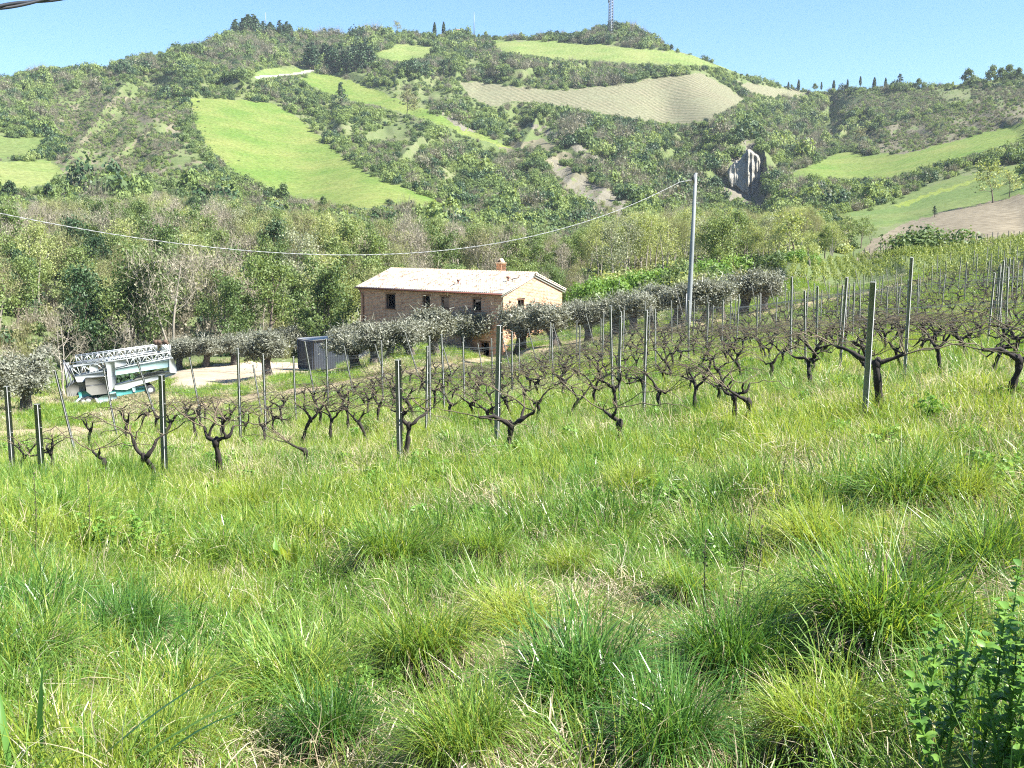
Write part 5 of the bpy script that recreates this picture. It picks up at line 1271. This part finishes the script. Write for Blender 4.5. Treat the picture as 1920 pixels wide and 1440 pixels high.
def pick_near(P, px, py, n):
    a = vnoise(P[:, 0] * .9 + 30, P[:, 1] * .9 + 7); b = vnoise(P[:, 0] * .55 + 11, P[:, 1] * .55 + 3); u = rng.random(n)
    k = np.where(u < .5, rng.integers(0, 2, n), rng.integers(6, 8, n))
    k = np.where((a > .15) & (u < .75), rng.integers(2, 4, n), k)
    k = np.where((b < -.12) & (u < .72), rng.integers(4, 6, n), k)
    k = np.where((b > .4) & (u > .6), 8, k)
    k = np.where(rng.random(n) < .03, rng.integers(9, 11, n), k)
    return k
gP = (CI(DG) > 2.0)
grass('meadow_grass', TG, 1.6, 8.5, 27, .6, 1.05, pick_near, 'tangled fresh green and straw-coloured grass filling the foreground')
TM = []
for _ in range(2): TM.append(tuft([('grass', B(120, .36, .12, .36, .008, droop=.6)), ('straw', B(30, .38, .1, .3, .006, lean=.8)), ('grass_y', B(50, .34, .12, .36, .007))]))
for _ in range(2): TM.append(tuft([('grass_y', B(130, .36, .12, .34, .0075, droop=.5)), ('grass', B(40, .3, .1, .3, .008)), ('straw', B(45, .38, .1, .3, .0065, lean=.8, droop=.8))]))
TM.append(tuft([('straw', B(120, .38, .1, .32, .006, lean=.9, droop=.9)), ('grass', B(60, .3, .1, .25, .007))]))
TM.append(tuft([('grass', B(150, .28, .25, .5, .008, lean=.45, droop=1.0, outward=.9)), ('grass_d', B(40, .25, .2, .4, .008))]))
mw = weed_mesh(22, .24, .04); TM.append(mw)
def pick_mid(P, px, py, n):
    a = vnoise(P[:, 0] * .5 + 30, P[:, 1] * .5 + 7); b = vnoise(P[:, 0] * .3 + 11, P[:, 1] * .3 + 3); u = rng.random(n)
    k = np.where(u < .30, rng.integers(0, 2, n), np.where(u < .82, rng.integers(2, 4, n), 5)); k = np.where((a > .2) & (u > .3), rng.integers(2, 4, n), k)
    k = np.where((b < -.1) & (u < .6), 4, k); return np.where(rng.random(n) < .05, 6, k)
grass('bank_grass', TM, 8.5, 20, 19, .8, 1.3, pick_mid, 'rough bright grass on the bank before and around the front vines')
grass('vineyard_grass', TM, 20, 58, 6.5, .9, 1.35, pick_mid, 'bright yellow-green grass and weeds between the vine rows')
TF = [tuft([('grass_y', B(90, .6, .12, .32, .018, droop=.5)), ('grass', B(70, .6, .1, .3, .018))]), tuft([('straw', B(90, .6, .1, .3, .014, lean=.8)), ('grass', B(50, .5, .1, .25, .016)), ('dead', B(30, .5, .1, .3, .014))]), tuft([('grass', B(120, .55, .15, .4, .02, lean=.5)), ('grass_y', B(30, .5, .1, .3, .018))])]
def pick_far(P, px, py, n):
    b = vnoise(P[:, 0] * .16 + 11, P[:, 1] * .16 + 3); u = rng.random(n); return np.where((b < .0) & (u < .7), 1, np.where(u < .6, 0, 2))
grass('far_grass', TF, 58, 125, 1.6, .9, 1.4, pick_far, 'grass of the rear vineyard and around the olive trees')
mdw = (REGI == ID['grass_meadow']) & inview
grass('strip_grass', TF, 20, 125, 2.4, .8, 1.3, lambda P, px, py, n: np.where(vnoise(px / 60, py / 14) + .5 * vnoise(P[:, 0] * .3, P[:, 1] * .3) > .15, rng.choice([0, 2], n), 1), 'greyish and green meadow grass between the track and the yard', mdw)
trk = (REGI == ID['dirt_track']) & inview
grass('track_grass', TF, 15, 110, .35, .5, .9, lambda P, px, py, n: rng.integers(0, 3, n), 'sparse tufts growing on the dirt track', trk)
MAT['stalk0'] = simple('thatch_and_shade', (.045, .032, .02), .95, nscale=30, var=.5, bump=.8)  # old thatch, coloured near black to include the shade under the blades
TMOUND = []
# big tussocks that stand out one by one
def tussock(nb, Rr, H_, key='grass', z=.17):
    m_ = tuft([(key, B(nb, Rr, H_ * .35, H_ * 1.1, .0078, lean=.5, droop=.95, outward=.7, segs=5, zb=z)), ('grass_y' if key != 'grass_d' else 'grass', B(nb // 3, Rr * 1.1, H_ * .3, H_ * 1.05, .0068, lean=.35, droop=.8, segs=5, zb=z))], 'blades')
    t_ = tuft([('dead', B(nb // 2, Rr * 1.05, H_ * .25, H_ * .6, .007, lean=1.1, droop=1.7, outward=1, segs=4, zb=z)), ('dead', B(nb // 2, Rr * 1.15, .04, .10, .012, lean=.9, droop=.6, zb=0)), ('straw', B(nb // 5, Rr, H_ * .3, H_ * .8, .005, lean=1.0, droop=1.5, outward=1, zb=z * .9))], 'thatch')
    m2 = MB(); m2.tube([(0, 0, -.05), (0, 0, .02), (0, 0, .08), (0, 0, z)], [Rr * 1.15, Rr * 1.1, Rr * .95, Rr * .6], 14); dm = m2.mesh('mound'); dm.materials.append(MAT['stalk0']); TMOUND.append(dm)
    return m_, t_
TU = [tussock(900, .26, .62), tussock(700, .24, .52, 'grass'), tussock(900, .24, .62, 'grass_d'), tussock(650, .22, .48, 'grass_y')]
for i, (px_, b, wd_, k, lab) in enumerate([(735,1075,230,0,'large rounded tussock left of centre with a dark thatched base'),(905,1060,190,1,'pale green tussock in the middle of the foreground'),(1075,1075,170,3,'small tussock with dark base right of the centre pair'),
    (800,1270,330,1,'broad green tussock in front of the thatched one'),(1085,1330,360,2,'dark green tussock in the lower middle'),(1370,1290,330,2,'dark shaded tussock right of the lower middle'),(1650,1230,380,0,'wide tussock at the lower right with brown base'),
    (1690,960,260,1,'bright tussock below the right front post'),(1530,1040,240,3,'yellow-green tussock right of the tall dry stalk'),(1850,1080,300,0,'tall tussock at the right edge'),(420,1060,200,1,'tussock on the left with dead grey blades'),(560,1330,330,0,'wide tussock with a dark hollow at the lower left'),
    (250,1210,220,2,'small dark tussock at the left'),(620,1400,240,2,'low dark tussock at the bottom left of centre'),(1180,940,170,3,'small bright tussock under the front vines'),(60,1260,260,1,'pale tussock near the left edge'),(1290,1130,200,1,'loose tussock around the dry stalk'),(1480,1200,260,1,'mid green tussock right of the dry stalks'),(960,1180,200,3,'low yellow tussock in the middle'),(350,1330,260,3,'yellow-green tussock at the lower left'),(1800,960,220,3,'pale tussock at the right under the vines'),(1420,930,180,1,'small tussock under the right vines'),(470,970,170,3,'small yellowish tussock behind the left one'),(120,1000,190,1,'tussock at the left under the first vines'),(1540,1400,330,3,'tall yellow tussock at the lower right edge'),(880,1430,300,0,'tussock cut by the bottom edge at the centre'),(300,1440,300,1,'tussock cut by the bottom edge at the left'),(1250,1440,320,2,'dark tussock cut by the bottom edge'),(1000,960,150,1,'small tussock behind the middle one')]):
    q = ground_px(px_, b); d = math.hypot(q.x, q.y); bm, tm = TU[k]; s = wd_ / FPX * d / .95; s = min(max(s, .6), 1.5)
    t = empty('grass_tussock', q + Vector((0, 0, -.02)), i * 1.9, lab, 'tussock', 'large grass tussocks'); t.scale = (s * rng.uniform(.85, 1.25), s * rng.uniform(.8, 1.1), s * rng.uniform(.75, 1.05)); t.rotation_euler = (rng.normal(0, .12), rng.normal(0, .12), i * 1.9)
    link('blades', bm, parent=t); link('thatch', tm, parent=t); link('root_mound', TMOUND[k], parent=t)
# dock plant, leafy weed, tall dry stalks
def broad_leaf(m_, base, az, L, w_, lean, droop):
    pts = [Vector(base)]; ang = lean; n_ = 7; hd = Vector((math.cos(az), math.sin(az), 0)); sd_ = Vector((-math.sin(az), math.cos(az), 0)); V = []
    for i in range(n_ + 1):
        f = i / n_; ww = w_ * math.sin(min(1, f * 1.05 + .08) * PI) ** .7 * .5 + .002; p = pts[-1]
        V += [(p - sd_ * ww + Vector((0, 0, ww * .35)))[:], p[:], (p + sd_ * ww + Vector((0, 0, ww * .35)))[:]]
        ang += droop / n_; pts.append(p + (hd * math.sin(ang) + Vector((0, 0, math.cos(ang)))) * (L / n_))
    F = []
    for i in range(n_):
        for j in (0, 1): a = i * 3 + j; F.append((a, a + 1, a + 4, a + 3))
    m_.add(V, F)
q = ground_px(548, 1075); dk = empty('dock_plant', q, 0, 'bright green dock plant with broad upright leaves at the left of centre', 'plant')
for k in range(16):
    m_ = MB(); broad_leaf(m_, (rng.normal(0, .05), rng.normal(0, .04), 0), rng.uniform(0, 6.28), rng.uniform(.24, .36), .055, rng.uniform(.1, .5), rng.uniform(.2, .7)); m_.build('leaf', MAT['grass_y'] if k % 3 else MAT['weed'], dk, True)
q = ground_px(1958, 1490); nw = empty('leafy_weed', q, 0, 'tall leafy green weed with toothed leaves in the bottom right corner', 'plant')
m_ = MB(); lm_ = MB()
for k in range(42):
    b0 = (rng.normal(.02, .13), rng.normal(0, .14), 0); st = limb(b0, (rng.normal(0, .12), rng.normal(0, .12), 1), rng.uniform(.28, .5), 9, .05)
    m_.tube(st, [.006 * (1 - .8 * i / 9) for i in range(10)], 5, False)
    for j in range(2, 10):
        for s in range(5):
            az = j * 1.57 + s * 1.26 + rng.normal(0, .3); broad_leaf(lm_, st[j].lerp(st[j - 1], s / 5), az, rng.uniform(.022, .048), .02, rng.uniform(.6, 1.3), .7)
m_.build('stem', MAT['weed'], nw); lm_.build('leaves', MAT['weed'], nw)
q = ground_px(205, 1050)
nw2 = empty('leafy_weed', q, 0, 'dark green bushy weed in the grass at the left', 'plant'); m_ = MB(); lm_ = MB()
for k in range(16):
    st = limb((rng.normal(0, .16), rng.normal(0, .12), 0), (rng.normal(0, .3), rng.normal(0, .2), 1), rng.uniform(.2, .4), 6, .1); m_.tube(st, [.004] * 7, 4, False)
    for j in range(1, 7):
        for s in (0, 1, 2): broad_leaf(lm_, st[j], rng.uniform(0, 6.28), rng.uniform(.04, .08), .03, rng.uniform(.7, 1.4), .6)
m_.build('stem', MAT['weed'], nw2); lm_.build('leaves', MAT['weed'], nw2)
MAT['stalk'] = simple('dry_stalk', (.07, .055, .035), .8, nscale=20)
for i, (px_, b, hp, ln) in enumerate([(1375,1190,265,.12),(1395,1180,210,.28),(1318,1190,190,.02),(65,1060,170,.1),(165,1050,150,.05),(1450,975,125,.35)]):
    q = ground_px(px_, b); L = hp / FPX * math.hypot(q.x, q.y); m_ = MB(); st = limb((0, 0, 0), (ln, 0, 1), L, 12, .03); m_.tube(st, [.0035 * (1 - .6 * j / 12) for j in range(13)], 5)
    C = np.array([st[j].lerp(st[j + 1], rng.random())[:] for j in range(6, 12) for _ in range(8)]) + rng.normal(0, .004, (48, 3)); m_.quads(leaf_quads(C, .010))
    o = m_.build('dry_stalk', MAT['stalk'], None, False, q); tag(o, 'thin dark dry stalk, ' + ['tallest of the pair right of centre', 'leaning one of the pair right of centre', 'upright one left of that pair', 'at the left edge', 'near the left edge beside the leafy weed', 'leaning, with dark seed head below the right vines'][i], 'stalk', 'tall dry stalks')
# broad reed-like blades at the bottom left
for i, (px_, b, L, az, ln, dr) in enumerate([(130,1480,.62,.5,.75,.35),(180,1490,.66,.45,.8,.5),(75,1450,.30,1.5,.08,.15),(150,1450,.34,.9,.3,.3),(20,1460,.3,2.2,.2,.5),(215,1470,.4,2.6,.4,1.4),(250,1480,.45,.4,.6,.7)]):
    q = ground_px(px_, b); m_ = MB(); broad_leaf(m_, (0, 0, 0), az if False else (0.15 if az < 1.4 else az), L, .016, ln, dr); o = m_.build('reed_blade', MAT['grass_d'] if i % 2 == 0 else MAT['grass'], None, True, q)
    tag(o, 'broad dark grass blade at the bottom left, ' + ['longest one crossing to the right', 'second long one crossing to the right', 'short upright one near the edge', 'short slanting one', 'curling one at the very edge', 'arched one bent to the left', 'low bent one'][i], 'grass blade', 'broad blades at the bottom left')

# ------------------------------------------------------------------ give look-alikes their order from the left
bpy.context.view_layer.update()
same = {}
for o in list(scn.objects):
    if o.parent is None and o.get('label') and o.get('kind') is None: same.setdefault(o['label'], []).append(o)
for lb, os_ in same.items():
    if len(os_) < 2: continue
    os_.sort(key=lambda o: proj(*o.location)[0])
    for i, o in enumerate(os_):
        o['label'] = lb + (', leftmost of %d' % len(os_) if i == 0 else (', rightmost of %d' % len(os_) if i == len(os_) - 1 else ', %s from left' % ordn(i)))

# ------------------------------------------------------------------ air
hm, hn, hb_ = new_mat('haze'); hn.nodes.remove(hb_); pv = hn.nodes.new('ShaderNodeVolumePrincipled'); pv.inputs['Color'].default_value = (.80, .90, 1, 1); pv.inputs['Density'].default_value = HAZE
hn.links.new(pv.outputs[0], hn.nodes['Material Output'].inputs['Volume'])
zlo, zhi = float(P3[:, 2].min()) - 1.0, float(P3[:, 2].max()) + 60
m_ = MB(); m_.box((0, 850, (zlo + zhi) / 2), (5200, 2900, zhi - zlo)); tag(m_.build('haze', hm), kind='stuff', label='thin blue air haze over the whole valley')
print('haze box', zlo, zhi, P3[:,0].min(), P3[:,0].max(), P3[:,1].min(), P3[:,1].max())
